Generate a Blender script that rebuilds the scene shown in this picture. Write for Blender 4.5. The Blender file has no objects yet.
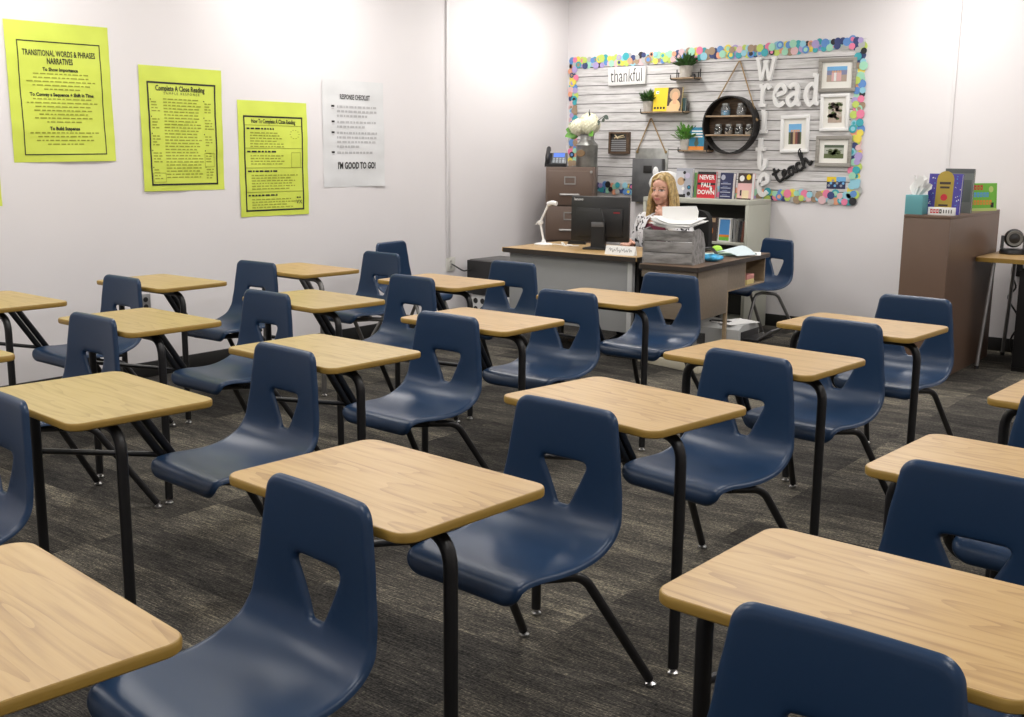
import bpy, bmesh, math, random
from mathutils import Vector, Matrix, geometry
R = math.radians
C = bpy.context.scene.collection
random.seed(7)

# ---------------------------------------------------------------- materials
MATS = {}
def mat(name, col, rough=.6, metal=0., spec=.5, emit=None, estr=1., trans=0., bump=None, vary=None):
    if name in MATS: return MATS[name]
    m = bpy.data.materials.new(name); m.use_nodes = True
    nt = m.node_tree; b = nt.nodes['Principled BSDF']
    b.inputs['Base Color'].default_value = (*col, 1)
    b.inputs['Roughness'].default_value = rough
    b.inputs['Metallic'].default_value = metal
    b.inputs['Specular IOR Level'].default_value = spec
    if trans: b.inputs['Transmission Weight'].default_value = trans
    if emit: b.inputs['Emission Color'].default_value = (*emit, 1); b.inputs['Emission Strength'].default_value = estr
    if vary or bump:
        tc = nt.nodes.new('ShaderNodeTexCoord')
        sc, amt = vary or bump
        n = nt.nodes.new('ShaderNodeTexNoise'); n.inputs['Scale'].default_value = sc; n.inputs['Detail'].default_value = 4
        nt.links.new(tc.outputs['Object'], n.inputs['Vector'])
        if vary:
            r = nt.nodes.new('ShaderNodeValToRGB')
            r.color_ramp.elements[0].position = .3; r.color_ramp.elements[1].position = .7
            r.color_ramp.elements[0].color = tuple(c*(1-amt) for c in col)+(1,)
            r.color_ramp.elements[1].color = tuple(min(1, c*(1+amt)) for c in col)+(1,)
            nt.links.new(n.outputs['Fac'], r.inputs['Fac']); nt.links.new(r.outputs['Color'], b.inputs['Base Color'])
        if bump:
            bp = nt.nodes.new('ShaderNodeBump'); bp.inputs['Strength'].default_value = amt; bp.inputs['Distance'].default_value = .002
            nt.links.new(n.outputs['Fac'], bp.inputs['Height']); nt.links.new(bp.outputs['Normal'], b.inputs['Normal'])
    MATS[name] = m; return m

class NB:
    def __init__(s, name, rough=.5, spec=.5):
        s.m = bpy.data.materials.new(name); s.m.use_nodes = True; s.nt = s.m.node_tree
        s.b = s.nt.nodes['Principled BSDF']; s.b.inputs['Roughness'].default_value = rough; s.b.inputs['Specular IOR Level'].default_value = spec
        MATS[name] = s.m
    def n(s, t, **k):
        x = s.nt.nodes.new('ShaderNode'+t)
        for a, v in k.items():
            if a.startswith('_'): setattr(x, a[1:], v)
            else: x.inputs[a.replace('__', ' ')].default_value = v
        return x
    def l(s, a, b): s.nt.links.new(a, b)
    def math(s, op, a, b=None, c=None):
        x = s.n('Math', _operation=op)
        for i, v in enumerate((a, b, c)):
            if v is None: continue
            if hasattr(v, 'is_linked') or hasattr(v, 'links'): s.l(v, x.inputs[i])
            else: x.inputs[i].default_value = v
        return x.outputs[0]
    def mix(s, f, a, b):
        x = s.n('Mix', _data_type='RGBA')
        for k, v in ((0, f), (6, a), (7, b)):
            if hasattr(v, 'links'): s.l(v, x.inputs[k])
            else: x.inputs[k].default_value = v if k == 0 else (*v, 1)
        return x.outputs[2]
    def ramp(s, f, stops):
        x = s.n('ValToRGB'); e = x.color_ramp.elements
        while len(e) > len(stops): e.remove(e[-1])
        while len(e) < len(stops): e.new(1.)
        for q, (p, c) in zip(e, stops): q.position = p; q.color = (*c, 1)
        s.l(f, x.inputs[0]); return x.outputs[0]
    def coord(s, scale=(1, 1, 1), which='Object', rnd=False):
        tc = s.n('TexCoord'); mp = s.n('Mapping'); mp.inputs['Scale'].default_value = scale
        s.l(tc.outputs[which], mp.inputs['Vector'])
        if rnd:
            oi = s.n('ObjectInfo'); cm = s.n('CombineXYZ')
            s.l(s.math('MULTIPLY', oi.outputs['Random'], 37.), cm.inputs[0]); s.l(s.math('MULTIPLY', oi.outputs['Random'], 91.), cm.inputs[1])
            s.l(cm.outputs[0], mp.inputs['Location'])
        return mp.outputs[0]

def wood(name, dark, mid, light, rough=.38, sc=(1.3, 30, 30), rings=True):
    w = NB(name, rough, .45)
    v = w.coord(sc, rnd=True)
    n1 = w.n('TexNoise', Scale=2.2, Detail=6., Roughness=.6); w.l(v, n1.inputs['Vector'])
    v2 = w.coord((.9, 5.5, 5.5), rnd=True)
    n2 = w.n('TexNoise', Scale=1.3, Detail=2.); w.l(v2, n2.inputs['Vector'])
    ring = w.math('FRACT', w.math('MULTIPLY', n2.outputs['Fac'], 11.))
    ring = w.math('POWER', ring, 2.5)
    f = w.math('ADD', w.math('MULTIPLY', n1.outputs['Fac'], .8 if rings else 1.), w.math('MULTIPLY', ring, -.20 if rings else 0.))
    col = w.ramp(f, [(.12, dark), (.34, mid), (.58, light)])
    w.l(col, w.b.inputs['Base Color'])
    return w.m
OAK = wood('oak_laminate', (.30, .175, .068), (.425, .275, .112), (.48, .320, .142))
OAKY = wood('yellow_oak_laminate', (.29, .195, .062), (.385, .275, .10), (.43, .315, .128))
WALNUT = wood('walnut_laminate', (.10, .062, .04), (.15, .095, .062), (.20, .13, .088), .4)
MAPLE = wood('tan_laminate', (.27, .195, .12), (.33, .245, .155), (.37, .28, .18), .45)
TAUPE = wood('taupe_panel', (.16, .125, .095), (.195, .155, .115), (.225, .18, .135), .5, rings=False)
GREYWOOD = wood('weathered_grey_wood', (.035, .033, .03), (.14, .135, .13), (.30, .29, .285), .8, sc=(3, 14, 14), rings=False)
DARKWOOD = wood('dark_stained_wood', (.05, .03, .018), (.10, .062, .036), (.16, .10, .06), .6)
RUSTIC = wood('rustic_shelf_wood', (.22, .15, .09), (.34, .24, .15), (.44, .33, .22), .6)

def carpet():
    w = NB('carpet_tiles', .95, .1)
    tc = w.n('TexCoord'); sp = w.n('SeparateXYZ'); w.l(tc.outputs['Object'], sp.inputs[0])
    x, y = sp.outputs[0], sp.outputs[1]
    T = .61
    ix = w.math('FLOOR', w.math('DIVIDE', x, T)); iy = w.math('FLOOR', w.math('DIVIDE', y, .305))
    cm = w.n('CombineXYZ'); w.l(ix, cm.inputs[0]); w.l(iy, cm.inputs[1])
    wn = w.n('TexWhiteNoise', _noise_dimensions='2D'); w.l(cm.outputs[0], wn.inputs['Vector'])
    tile = wn.outputs['Value']
    def streak(sx, sy, sc, det=3.):
        mp = w.n('Mapping'); mp.inputs['Scale'].default_value = (sx, sy, 1)
        off = w.n('CombineXYZ'); w.l(w.math('MULTIPLY', tile, 17.), off.inputs[0]); w.l(w.math('MULTIPLY', tile, 5.), off.inputs[1])
        w.l(tc.outputs['Object'], mp.inputs['Vector']); w.l(off.outputs[0], mp.inputs['Location'])
        n = w.n('TexNoise', Scale=sc, Detail=det, Roughness=.7); w.l(mp.outputs[0], n.inputs['Vector']); return n.outputs['Fac']
    s1 = streak(9, 170, 1., 4.); s2 = streak(90, 260, 1., 2.); s3 = streak(1.2, 5, 1.6, 2.); s4 = streak(130, 40, 1., 2.)
    f = w.math('ADD', w.math('ADD', w.math('MULTIPLY', s1, .42), w.math('MULTIPLY', s2, .36)), w.math('ADD', w.math('MULTIPLY', s3, .22), w.math('MULTIPLY', s4, .16)))
    f = w.math('ADD', f, w.math('MULTIPLY', w.math('SUBTRACT', tile, .5), .10))
    col = w.ramp(f, [(.475, (.012, .012, .012)), (.58, (.056, .052, .047)), (.65, (.118, .108, .090)), (.725, (.36, .32, .23))])
    w.l(col, w.b.inputs['Base Color'])
    bp = w.n('Bump', Strength=.5, Distance=.004); w.l(f, bp.inputs['Height']); w.l(bp.outputs[0], w.b.inputs['Normal'])
    return w.m
CARPET = carpet()

def shiplap():
    w = NB('whitewashed_planks', .75, .3)
    tc = w.n('TexCoord'); sp = w.n('SeparateXYZ'); w.l(tc.outputs['Object'], sp.inputs[0])
    z = w.math('DIVIDE', sp.outputs[2], .0815); k = w.math('FLOOR', z); fr = w.math('FRACT', z)
    edge = w.math('MINIMUM', fr, w.math('SUBTRACT', 1., fr))
    mp = w.n('Mapping'); mp.inputs['Scale'].default_value = (3.2, 1, 38)
    off = w.n('CombineXYZ'); w.l(w.math('MULTIPLY', k, 7.31), off.inputs[0]); w.l(tc.outputs['Object'], mp.inputs['Vector']); w.l(off.outputs[0], mp.inputs['Location'])
    n = w.n('TexNoise', Scale=1.3, Detail=5., Roughness=.65); w.l(mp.outputs[0], n.inputs['Vector'])
    col = w.ramp(n.outputs['Fac'], [(.28, (.37, .36, .355)), (.47, (.60, .59, .585)), (.62, (.71, .70, .70))])
    gap = w.ramp(edge, [(.03, (.13, .125, .12)), (.055, (1, 1, 1))])
    mx = w.n('Mix', _data_type='RGBA', _blend_type='MULTIPLY'); mx.inputs[0].default_value = 1.; w.l(col, mx.inputs[6]); w.l(gap, mx.inputs[7])
    w.l(mx.outputs[2], w.b.inputs['Base Color'])
    return w.m
SHIPLAP = shiplap()

def wallmat():
    w = NB('painted_wall', .55, .3)
    v = w.coord((1, 1, 1)); n = w.n('TexNoise', Scale=1.1, Detail=4.); w.l(v, n.inputs['Vector'])
    w.l(w.ramp(n.outputs['Fac'], [(.3, (.74, .715, .725)), (.7, (.77, .745, .755))]), w.b.inputs['Base Color'])
    n2 = w.n('TexNoise', Scale=160., Detail=2.); w.l(v, n2.inputs['Vector'])
    bp = w.n('Bump', Strength=.08, Distance=.002); w.l(n2.outputs['Fac'], bp.inputs['Height']); w.l(bp.outputs[0], w.b.inputs['Normal'])
    return w.m
WALL = wallmat()
CEIL = mat('ceiling_white', (.78, .77, .75), .9, vary=(60, .05))
BASEB = mat('black_rubber', (.012, .012, .012), .5)
BLUE = mat('blue_plastic', (.0105, .032, .078), .35, spec=.38, bump=(420, .06))
BLACK = mat('black_frame', (.008, .008, .009), .38)
GREYF = mat('grey_frame', (.22, .215, .21), .4, .6)
CHROME = mat('chrome', (.5, .5, .5), .32, 1.)
EDGE = mat('edge_band_yellow', (.30, .185, .035), .45)
DKEDGE = mat('edge_band_dark', (.03, .022, .017), .5)
WHITE = mat('white_paint', (.80, .80, .79), .5)
PAPER = mat('paper_white', (.82, .82, .81), .8)
YPAPER = mat('yellow_poster_paper', (.62, .72, .095), .38, vary=(5, .05))
WPOSTER = mat('white_poster_paper', (.70, .71, .72), .42, vary=(5, .04))
INK = mat('black_ink', (.012, .012, .012), .6)
INKL = mat('faded_ink_on_yellow', (.30, .33, .03), .7)
INKG = mat('pale_grey_ink', (.47, .47, .48), .7)
BROWNM = mat('brown_metal', (.125, .083, .062), .42, vary=(3, .04))
DKBROWN = mat('brown_laminate', (.135, .083, .057), .4, vary=(4, .06))
GREYM = mat('grey_metal', (.30, .305, .31), .45, vary=(2.5, .03))
BEIGEM = mat('putty_metal', (.46, .465, .40), .5, vary=(3, .04))
BPLA = mat('black_plastic', (.012, .012, .013), .42)
BPLAM = mat('matt_black', (.010, .010, .010), .75)
GALV = mat('galvanised_metal', (.34, .345, .33), .45, .75, vary=(14, .22))
DKIRON = mat('dark_iron', (.022, .020, .019), .5, .5, vary=(20, .2))
ROPE = mat('jute_rope', (.36, .25, .13), .9, bump=(200, .5))
LEAF = mat('green_leaf', (.055, .14, .035), .5, vary=(30, .4))
LEAFB = mat('bright_leaf', (.11, .30, .04), .5, vary=(30, .3))
POT = mat('grey_pot', (.52, .49, .44), .8, vary=(30, .12))
PETAL = mat('cream_petal', (.82, .80, .62), .7, vary=(25, .08))
SKIN = mat('skin', (.62, .34, .25), .5, vary=(8, .05))
LIP = mat('lips', (.50, .17, .16), .45)
EYE = mat('eye_dark', (.06, .035, .025), .3)
HAIR = mat('blond_hair', (.44, .31, .13), .45, vary=(45, .45))
MAROON = mat('maroon_cloth', (.11, .012, .03), .85, vary=(40, .15))
JEAN = mat('dark_trousers', (.02, .022, .03), .9)
GLASS = mat('jar_glass', (.82, .86, .86), .08, trans=.85)
BLUECL = mat('bright_blue_wrap', (.05, .34, .62), .35, vary=(26, .7))
def pick(name, c, r=.5): return mat(name, c, r)
def spotted():
    w = NB('white_black_print_cloth', .85, .2)
    v = w.coord((1, 1, 1)); n = w.n('TexNoise', Scale=34., Detail=2.); w.l(v, n.inputs['Vector'])
    w.l(w.ramp(n.outputs['Fac'], [(.57, (.68, .68, .70)), (.60, (.03, .03, .035))]), w.b.inputs['Base Color']); return w.m
PRINT = spotted()

# ---------------------------------------------------------------- mesh helpers
def obj(name, bm, m, parent=None, loc=None, smooth=True, rot=None, angle=40):
    me = bpy.data.meshes.new(name)
    if isinstance(bm, bmesh.types.BMesh):
        bmesh.ops.recalc_face_normals(bm, faces=bm.faces)
        bm.to_mesh(me); bm.free()
    else: me = bm
    o = bpy.data.objects.new(name, me); C.objects.link(o)
    for x in (m if isinstance(m, (list, tuple)) else [m]): me.materials.append(x)
    if smooth:
        me.polygons.foreach_set('use_smooth', [True]*len(me.polygons))
        me.set_sharp_from_angle(angle=R(angle))
    if parent: o.parent = parent
    if loc: o.location = loc
    if rot: o.rotation_euler = rot
    return o
def tag(o, label, cat, group=None, kind=None):
    o['label'] = label; o['category'] = cat
    if group: o['group'] = group
    if kind: o['kind'] = kind
    return o
def thing(name, label, cat, loc=(0, 0, 0), rz=0, group=None):
    o = bpy.data.objects.new(name, None); C.objects.link(o); o.location = loc; o.rotation_euler = (0, 0, rz); o.empty_display_size = .1
    return tag(o, label, cat, group)
def struct(name, bm, m, **k):
    o = obj(name, bm, m, **k); o['kind'] = 'structure'; return o
def B(): return bmesh.new()
def box(bm, x0, x1, y0, y1, z0, z1, bev=0., seg=2, mi=0, mtx=None):
    vs = [bm.verts.new((x, y, z)) for x in (x0, x1) for y in (y0, y1) for z in (z0, z1)]
    fs = [bm.faces.new([vs[i] for i in q]) for q in ((0, 1, 3, 2), (4, 6, 7, 5), (0, 4, 5, 1), (2, 3, 7, 6), (0, 2, 6, 4), (1, 5, 7, 3))]
    for f in fs: f.material_index = mi
    geo = vs
    if bev:
        es = list({e for f in fs for e in f.edges})
        r = bmesh.ops.bevel(bm, geom=es, offset=bev, segments=seg, affect='EDGES', profile=.5)
        geo = list({v for f in r['faces'] for v in f.verts} | {v for v in vs if v.is_valid})
        for f in r['faces']: f.material_index = mi
    if mtx is not None: bmesh.ops.transform(bm, matrix=mtx, verts=geo)
    return bm
def boxm(*a, **k): return box(B(), *a, **k)
def fillet(pts, rad, n=5):
    P = [Vector(p) for p in pts]; out = [P[0]]
    for i in range(1, len(P)-1):
        a, b, c = P[i-1], P[i], P[i+1]
        u, v = (a-b), (c-b); lu, lv = u.length, v.length; u.normalize(); v.normalize()
        ang = u.angle(v)
        r = rad[i] if isinstance(rad, dict) and i in rad else (rad if not isinstance(rad, dict) else .03)
        if ang > math.pi-.02 or r <= 0: out.append(b); continue
        t = min(r/math.tan(ang/2), lu*.48, lv*.48)
        p0, p1 = b+u*t, b+v*t
        for k in range(n+1):
            s = k/n; out.append(p0*(1-s)**2+b*2*s*(1-s)+p1*s*s)
    out.append(P[-1]); return out
def sweep(bm, path, prof, cap=True, up=None, closed=False, scale=None, mi=0):
    """sweep a closed 2d profile along a path; up gives the profile's second axis where possible"""
    P = [Vector(p) for p in path]; n = len(P); rings = []; prev = None
    for i in range(n):
        if closed: t = (P[(i+1) % n]-P[i-1])
        else: t = (P[min(i+1, n-1)]-P[max(i-1, 0)])
        t.normalize()
        if up is not None:
            a = Vector(up).cross(t)
            if a.length < 1e-4: a = Vector((1, 0, 0)).cross(t)
            a.normalize(); b = t.cross(a)
        else:
            if prev is None:
                h = Vector((0, 0, 1)) if abs(t.z) < .9 else Vector((0, 1, 0))
                a = h.cross(t).normalized()
            else:
                a = prev-t*prev.dot(t); a.normalize()
            prev = a; b = t.cross(a)
        s = scale[i] if scale else 1.
        rings.append([bm.verts.new(P[i]+a*u*s+b*v*s) for u, v in prof])
    m = len(prof)
    for i in range(n if closed else n-1):
        r0, r1 = rings[i], rings[(i+1) % n]
        for k in range(m):
            f = bm.faces.new((r0[k], r0[(k+1) % m], r1[(k+1) % m], r1[k])); f.material_index = mi
    if cap and not closed:
        bm.faces.new(rings[0][::-1]).material_index = mi; bm.faces.new(rings[-1]).material_index = mi
    return bm
def circ(r, n=10, sy=1.): return [(r*math.cos(2*math.pi*k/n), r*sy*math.sin(2*math.pi*k/n)) for k in range(n)]
def tube(bm, pts, r=.0155, rad=.05, n=10, fn=5, scale=None, mi=0):
    path = fillet(pts, rad, fn) if rad else [Vector(p) for p in pts]
    return sweep(bm, path, circ(r, n), scale=scale, mi=mi)
def tubem(*a, **k): return tube(B(), *a, **k)
def lathe(bm, prof, c=(0, 0, 0), n=20, axis='z', mi=0, sx=1., sy=1.):
    rings = []
    for r, h in prof:
        row = []
        for k in range(n):
            a = 2*math.pi*k/n; u, v = r*math.cos(a)*sx, r*math.sin(a)*sy
            p = (u, v, h) if axis == 'z' else (u, h, v) if axis == 'y' else (h, u, v)
            row.append(bm.verts.new((c[0]+p[0], c[1]+p[1], c[2]+p[2])))
        rings.append(row)
    for a, b in zip(rings, rings[1:]):
        for k in range(n): bm.faces.new((a[k], a[(k+1) % n], b[(k+1) % n], b[k])).material_index = mi
    for rw, p in ((rings[0], prof[0]), (rings[-1], prof[-1])):
        if p[0] > 1e-5: bm.faces.new(rw).material_index = mi
    bmesh.ops.remove_doubles(bm, verts=[v for r_ in rings for v in r_], dist=1e-5)
    return bm
def lathem(*a, **k): return lathe(B(), *a, **k)
def prism(bm, poly, z0, z1, axis='z', mi=0):
    def P(u, v, w): return (u, v, w) if axis == 'z' else (u, w, v) if axis == 'y' else (w, u, v)
    a = [bm.verts.new(P(u, v, z0)) for u, v in poly]; b = [bm.verts.new(P(u, v, z1)) for u, v in poly]
    n = len(poly)
    bm.faces.new(a[::-1]).material_index = mi; bm.faces.new(b).material_index = mi
    for k in range(n): bm.faces.new((a[k], a[(k+1) % n], b[(k+1) % n], b[k])).material_index = mi
    return bm
def rrect(x0, x1, y0, y1, r, n=6):
    out = []
    for cx, cy, a0 in ((x1-r, y1-r, 0), (x0+r, y1-r, 90), (x0+r, y0+r, 180), (x1-r, y0+r, 270)):
        for k in range(n+1):
            a = R(a0+90*k/n); out.append((cx+r*math.cos(a), cy+r*math.sin(a)))
    return out
def quad(bm, x0, x1, z0, z1, y, mi=0, f=None):
    """small printed mark facing -y"""
    P = [(x0, y, z0), (x1, y, z0), (x1, y, z1), (x0, y, z1)]
    if f: P = [f(p) for p in P]
    q = bm.faces.new([bm.verts.new(p) for p in P]); q.material_index = mi; return q
def spline(pts, n=8):
    P = [Vector(p) for p in pts]; out = []
    for i in range(len(P)-1):
        p0, p1, p2, p3 = P[max(i-1, 0)], P[i], P[i+1], P[min(i+2, len(P)-1)]
        for k in range(n):
            t = k/n
            out.append(.5*((2*p1)+(p2-p0)*t+(2*p0-5*p1+4*p2-p3)*t*t+(3*p1-p0-3*p2+p3)*t**3))
    out.append(P[-1]); return out
def text(bm, s, size, x=0, z=0, y=0, align='CENTER', depth=0., bold=0., sx=1., mi=0, shear=0., f=None):
    cu = bpy.data.curves.new('t', 'FONT'); cu.body = s; cu.size = size; cu.align_x = align; cu.align_y = 'CENTER'; cu.offset = bold; cu.shear = shear; cu.resolution_u = 2
    o = bpy.data.objects.new('t', cu); C.objects.link(o)
    dg = bpy.context.evaluated_depsgraph_get(); dg.update()
    me = bpy.data.meshes.new_from_object(o.evaluated_get(dg)); bpy.data.objects.remove(o); bpy.data.curves.remove(cu)
    t = bmesh.new(); t.from_mesh(me); bpy.data.meshes.remove(me)
    if depth:
        r = bmesh.ops.extrude_face_region(t, geom=t.faces[:]); bmesh.ops.translate(t, vec=(0, 0, depth), verts=[v for v in r['geom'] if isinstance(v, bmesh.types.BMVert)])
    vm = {}
    for v in t.verts:
        p = (x+v.co.x*sx, y-v.co.z, z+v.co.y)
        vm[v] = bm.verts.new(f(p) if f else p)
    for fc in t.faces: bm.faces.new([vm[v] for v in fc.verts]).material_index = mi
    t.free(); return bm
def ico(bm, c, r, sub=2, sc=(1, 1, 1), mi=0, jit=0.):
    m = Matrix.Translation(c) @ Matrix.Diagonal((r*sc[0], r*sc[1], r*sc[2], 1))
    g = bmesh.ops.create_icosphere(bm, subdivisions=sub, radius=1., matrix=m)
    for v in g['verts']:
        if jit: v.co += (v.co-Vector(c))*random.uniform(-jit, jit)
        for f in v.link_faces: f.material_index = mi
    return bm

# ---------------------------------------------------------------- room
XL, YB, HC, XR, YF = -6.11, 8.72, 2.95, 2.4, -1.6
struct('floor', boxm(XL-.1, XR+.1, YF-.1, YB+.1, -.08, 0), CARPET, smooth=False)
struct('ceiling', boxm(XL-.1, XR+.1, YF-.1, YB+.1, HC, HC+.08), CEIL, smooth=False)
struct('wall_left', boxm(XL-.1, XL, YF-.1, YB+.1, 0, HC), WALL, smooth=False)
struct('wall_back', boxm(XL, XR, YB, YB+.1, 0, HC), WALL, smooth=False)
struct('wall_right', boxm(XR, XR+.1, YF-.1, YB+.1, 0, HC), WALL, smooth=False)
struct('wall_front', boxm(XL, XR, YF-.1, YF, 0, HC), WALL, smooth=False)
struct('baseboard_left', boxm(XL, XL+.012, YF, YB, 0, .1, .004), BASEB)
struct('baseboard_back', boxm(XL+.012, XR, YB-.012, YB, 0, .1, .004), BASEB)
def facing_left_wall(): return R(90)

# recessed lamps of the ceiling
for i, (lx, ly) in enumerate([(x, y) for x in (-5.3, -2.55, .2) for y in (.6, 3.0, 5.4, 7.7)]):
    t = thing('ceiling_light', 'recessed rectangular white light panel set in the ceiling', 'ceiling light', (lx, ly, HC-.03), 0, 'light panels in the ceiling')
    fr = B(); box(fr, -.3, .3, -.61, -.58, 0, .03); box(fr, -.3, .3, .58, .61, 0, .03); box(fr, -.3, -.27, -.58, .58, 0, .03); box(fr, .27, .3, -.58, .58, 0, .03)
    obj('frame', fr, WHITE, t, smooth=False)
    obj('diffuser', boxm(-.27, .27, -.58, .58, .012, .028), mat('lamp_diffuser', (.9, .9, .9), .5, emit=(1., .965, .93), estr=4.), t, smooth=False)
    L = bpy.data.lights.new('lamp', 'AREA'); L.shape = 'RECTANGLE'; L.size = .52; L.size_y = 1.14; L.energy = 25.5; L.color = (1., .965, .93)
    lo = bpy.data.objects.new('lamp', L); C.objects.link(lo); lo.parent = t; lo.location = (0, 0, -.005)

# ---------------------------------------------------------------- the moulded seat shell
def catmull_profile():
    P = [(.282, .376), (.287, .408), (.305, .431), (.36, .437), (.44, .430), (.52, .425), (.595, .431), (.655, .455), (.689, .50), (.697, .56), (.698, .63), (.700, .71), (.704, .790)]
    pts = spline([(0, a, b) for a, b in P], 10)
    T = [0.]
    for a, b in zip(pts, pts[1:]): T.append(T[-1]+(b-a).length)
    return pts, T
PRO, TT = catmull_profile(); LEN = TT[-1]
def prof_at(t):
    t = min(max(t, 0), LEN)
    import bisect
    i = min(max(bisect.bisect_right(TT, t)-1, 0), len(TT)-2)
    s = (t-TT[i])/(TT[i+1]-TT[i]); p = PRO[i].lerp(PRO[i+1], s)
    a = PRO[max(i-1, 0)]; b = PRO[min(i+2, len(PRO)-1)]; tg = (b-a).normalized()
    return p, Vector((0, -tg.z, tg.y))
def t_of_z(z):
    lo, hi = LEN*.62, LEN
    for _ in range(40):
        m = (lo+hi)/2
        if prof_at(m)[0].z < z: lo = m
        else: hi = m
    return m
def shell_mesh():
    W = [(0, .186), (.06, .200), (.2, .212), (.36, .220), (.46, .217), (.52, .209), (.62, .194), (.72, .179), (LEN, .161)]
    def w(t):
        for (a, b), (c, d) in zip(W, W[1:]):
            if t <= c: s = (t-a)/(c-a); s = s*s*(3-2*s)*.5+s*.5; return b+(d-b)*s
        return W[-1][1]
    rf, rt = .048, .040; right = []
    for k in range(9): a = R(90*k/8); right.append((w(rf)-rf+rf*math.sin(a)-(w(rf)-w(0))*(1-k/8)*.6, rf-rf*math.cos(a)))
    n = 46
    for k in range(1, n): t = rf+(LEN-rf-rt)*k/n; right.append((w(t), t))
    for k in range(9): a = R(90*k/8); right.append((w(LEN-rt)-rt+rt*math.cos(a), LEN-rt+rt*math.sin(a)))
    poly = right+[(-s, t) for s, t in right[::-1]]
    def dense(pl, mx=.014):
        out = []
        for i in range(len(pl)):
            a, b_ = Vector(pl[i]), Vector(pl[(i+1) % len(pl)]); k = max(1, int((b_-a).length/mx+.999))
            if (b_-a).length < 1e-7: continue
            for j in range(k): out.append(tuple(a.lerp(b_, j/k)))
        return out
    poly = dense(poly)
    z0, z1 = t_of_z(.508), t_of_z(.633)
    tr = [(-.02, z0), (.02, z0), (.084, z1), (-.084, z1)]
    hole = [(p.x, p.y) for p in fillet([(a, b, 0) for a, b in [((tr[0][0]+tr[1][0])/2, z0)]+tr[1:]+[tr[0]]+[((tr[0][0]+tr[1][0])/2, z0)]], .016, 5)][:-1]
    hole = dense(hole, .007)
    def segs(pl): return [(Vector(pl[i]).to_2d(), Vector(pl[(i+1) % len(pl)]).to_2d()) for i in range(len(pl))]
    so, sh = segs(poly), segs(hole)
    def dist(p, sg):
        best = 9
        for a, b in sg:
            ab = b-a; l2 = ab.length_squared
            s = max(0, min(1, (p-a).dot(ab)/l2)) if l2 else 0
            best = min(best, (p-a-ab*s).length)
        return best
    def inside(p, sg):
        c = False
        for a, b in sg:
            if (a.y > p.y) != (b.y > p.y) and p.x < (b.x-a.x)*(p.y-a.y)/(b.y-a.y)+a.x: c = not c
        return c
    pts = [Vector(p) for p in poly]+[Vector(p) for p in hole]
    no, nh = len(poly), len(hole)
    edges = [(i, (i+1) % no) for i in range(no)]+[(no+i, no+(i+1) % nh) for i in range(nh)]
    def ring(pl, ds, sgn):
        m = len(pl)
        for d in ds:
            for i in range(m):
                a, b, c = Vector(pl[i-1]), Vector(pl[i]), Vector(pl[(i+1) % m])
                tg = (c-a)
                if tg.length < 1e-6: continue
                tg.normalize(); q = b+Vector((-tg.y, tg.x))*d*sgn
                if inside(q, so) and not inside(q, sh) and dist(q, so if sgn > 0 else sh) > d*.93: pts.append(q)
    area = sum(a.x*b.y-b.x*a.y for a, b in so); areah = sum(a.x*b.y-b.x*a.y for a, b in sh)
    ring(poly, (.0012, .0045, .010, .017, .025), 1 if area > 0 else -1)
    ring(hole, (.001, .0035, .007, .0125), -1 if areah > 0 else 1)
    g = .02
    for i in range(-12, 13):
        for j in range(1, int(LEN/g)+1):
            q = Vector((i*g, j*g))
            if inside(q, so) and not inside(q, sh) and dist(q, so) > .032 and dist(q, sh) > .017: pts.append(q)
    vs, es, fs, *_ = geometry.delaunay_2d_cdt(pts, edges, [], 0, 1e-5)
    bm = B(); V = []
    RO, RH = .016, .013
    for p in vs:
        q, nr = prof_at(p.y)
        d = dist(p, so); h = dist(p, sh)
        off = 0.
        if d < RO: off -= RO-math.sqrt(max(0, RO*RO-(RO-d)**2))
        if h < RH: off -= RH-math.sqrt(max(0, RH*RH-(RH-h)**2))
        u = p.x/.2; k = p.y/LEN
        dish = (.018*math.exp(-((k-.58)/.2)**2)+.008*math.exp(-((k-.95)/.25)**2)+.005)*u*u
        V.append(bm.verts.new(q+Vector((p.x, 0, 0))+nr*(off+dish)))
    for f in fs:
        c = sum((Vector(vs[i]) for i in f), Vector((0, 0)))/3
        if inside(c, so) and not inside(c, sh): bm.faces.new([V[i] for i in f])
    bmesh.ops.remove_doubles(bm, verts=bm.verts, dist=1e-6)
    bmesh.ops.recalc_face_normals(bm, faces=bm.faces)
    # give the moulding its wall thickness
    bm.normal_update()
    old = {v: v.normal.copy() for v in bm.verts}
    c = sum((f.normal.z for f in bm.faces if f.calc_center_median().z < .45 and f.calc_center_median().y < .5))
    sg = -1 if c > 0 else 1
    bnd = [e for e in bm.edges if e.is_boundary]; fl = bm.faces[:]
    m2 = {v: bm.verts.new(v.co+old[v]*sg*.005) for v in list(old)}
    for f in fl: bm.faces.new([m2[v] for v in f.verts][::-1])
    for e in bnd: a, b = e.verts; bm.faces.new((a, b, m2[b], m2[a]))
    me = bpy.data.meshes.new('seat'); bmesh.ops.recalc_face_normals(bm, faces=bm.faces); bm.to_mesh(me); bm.free()
    return me

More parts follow.
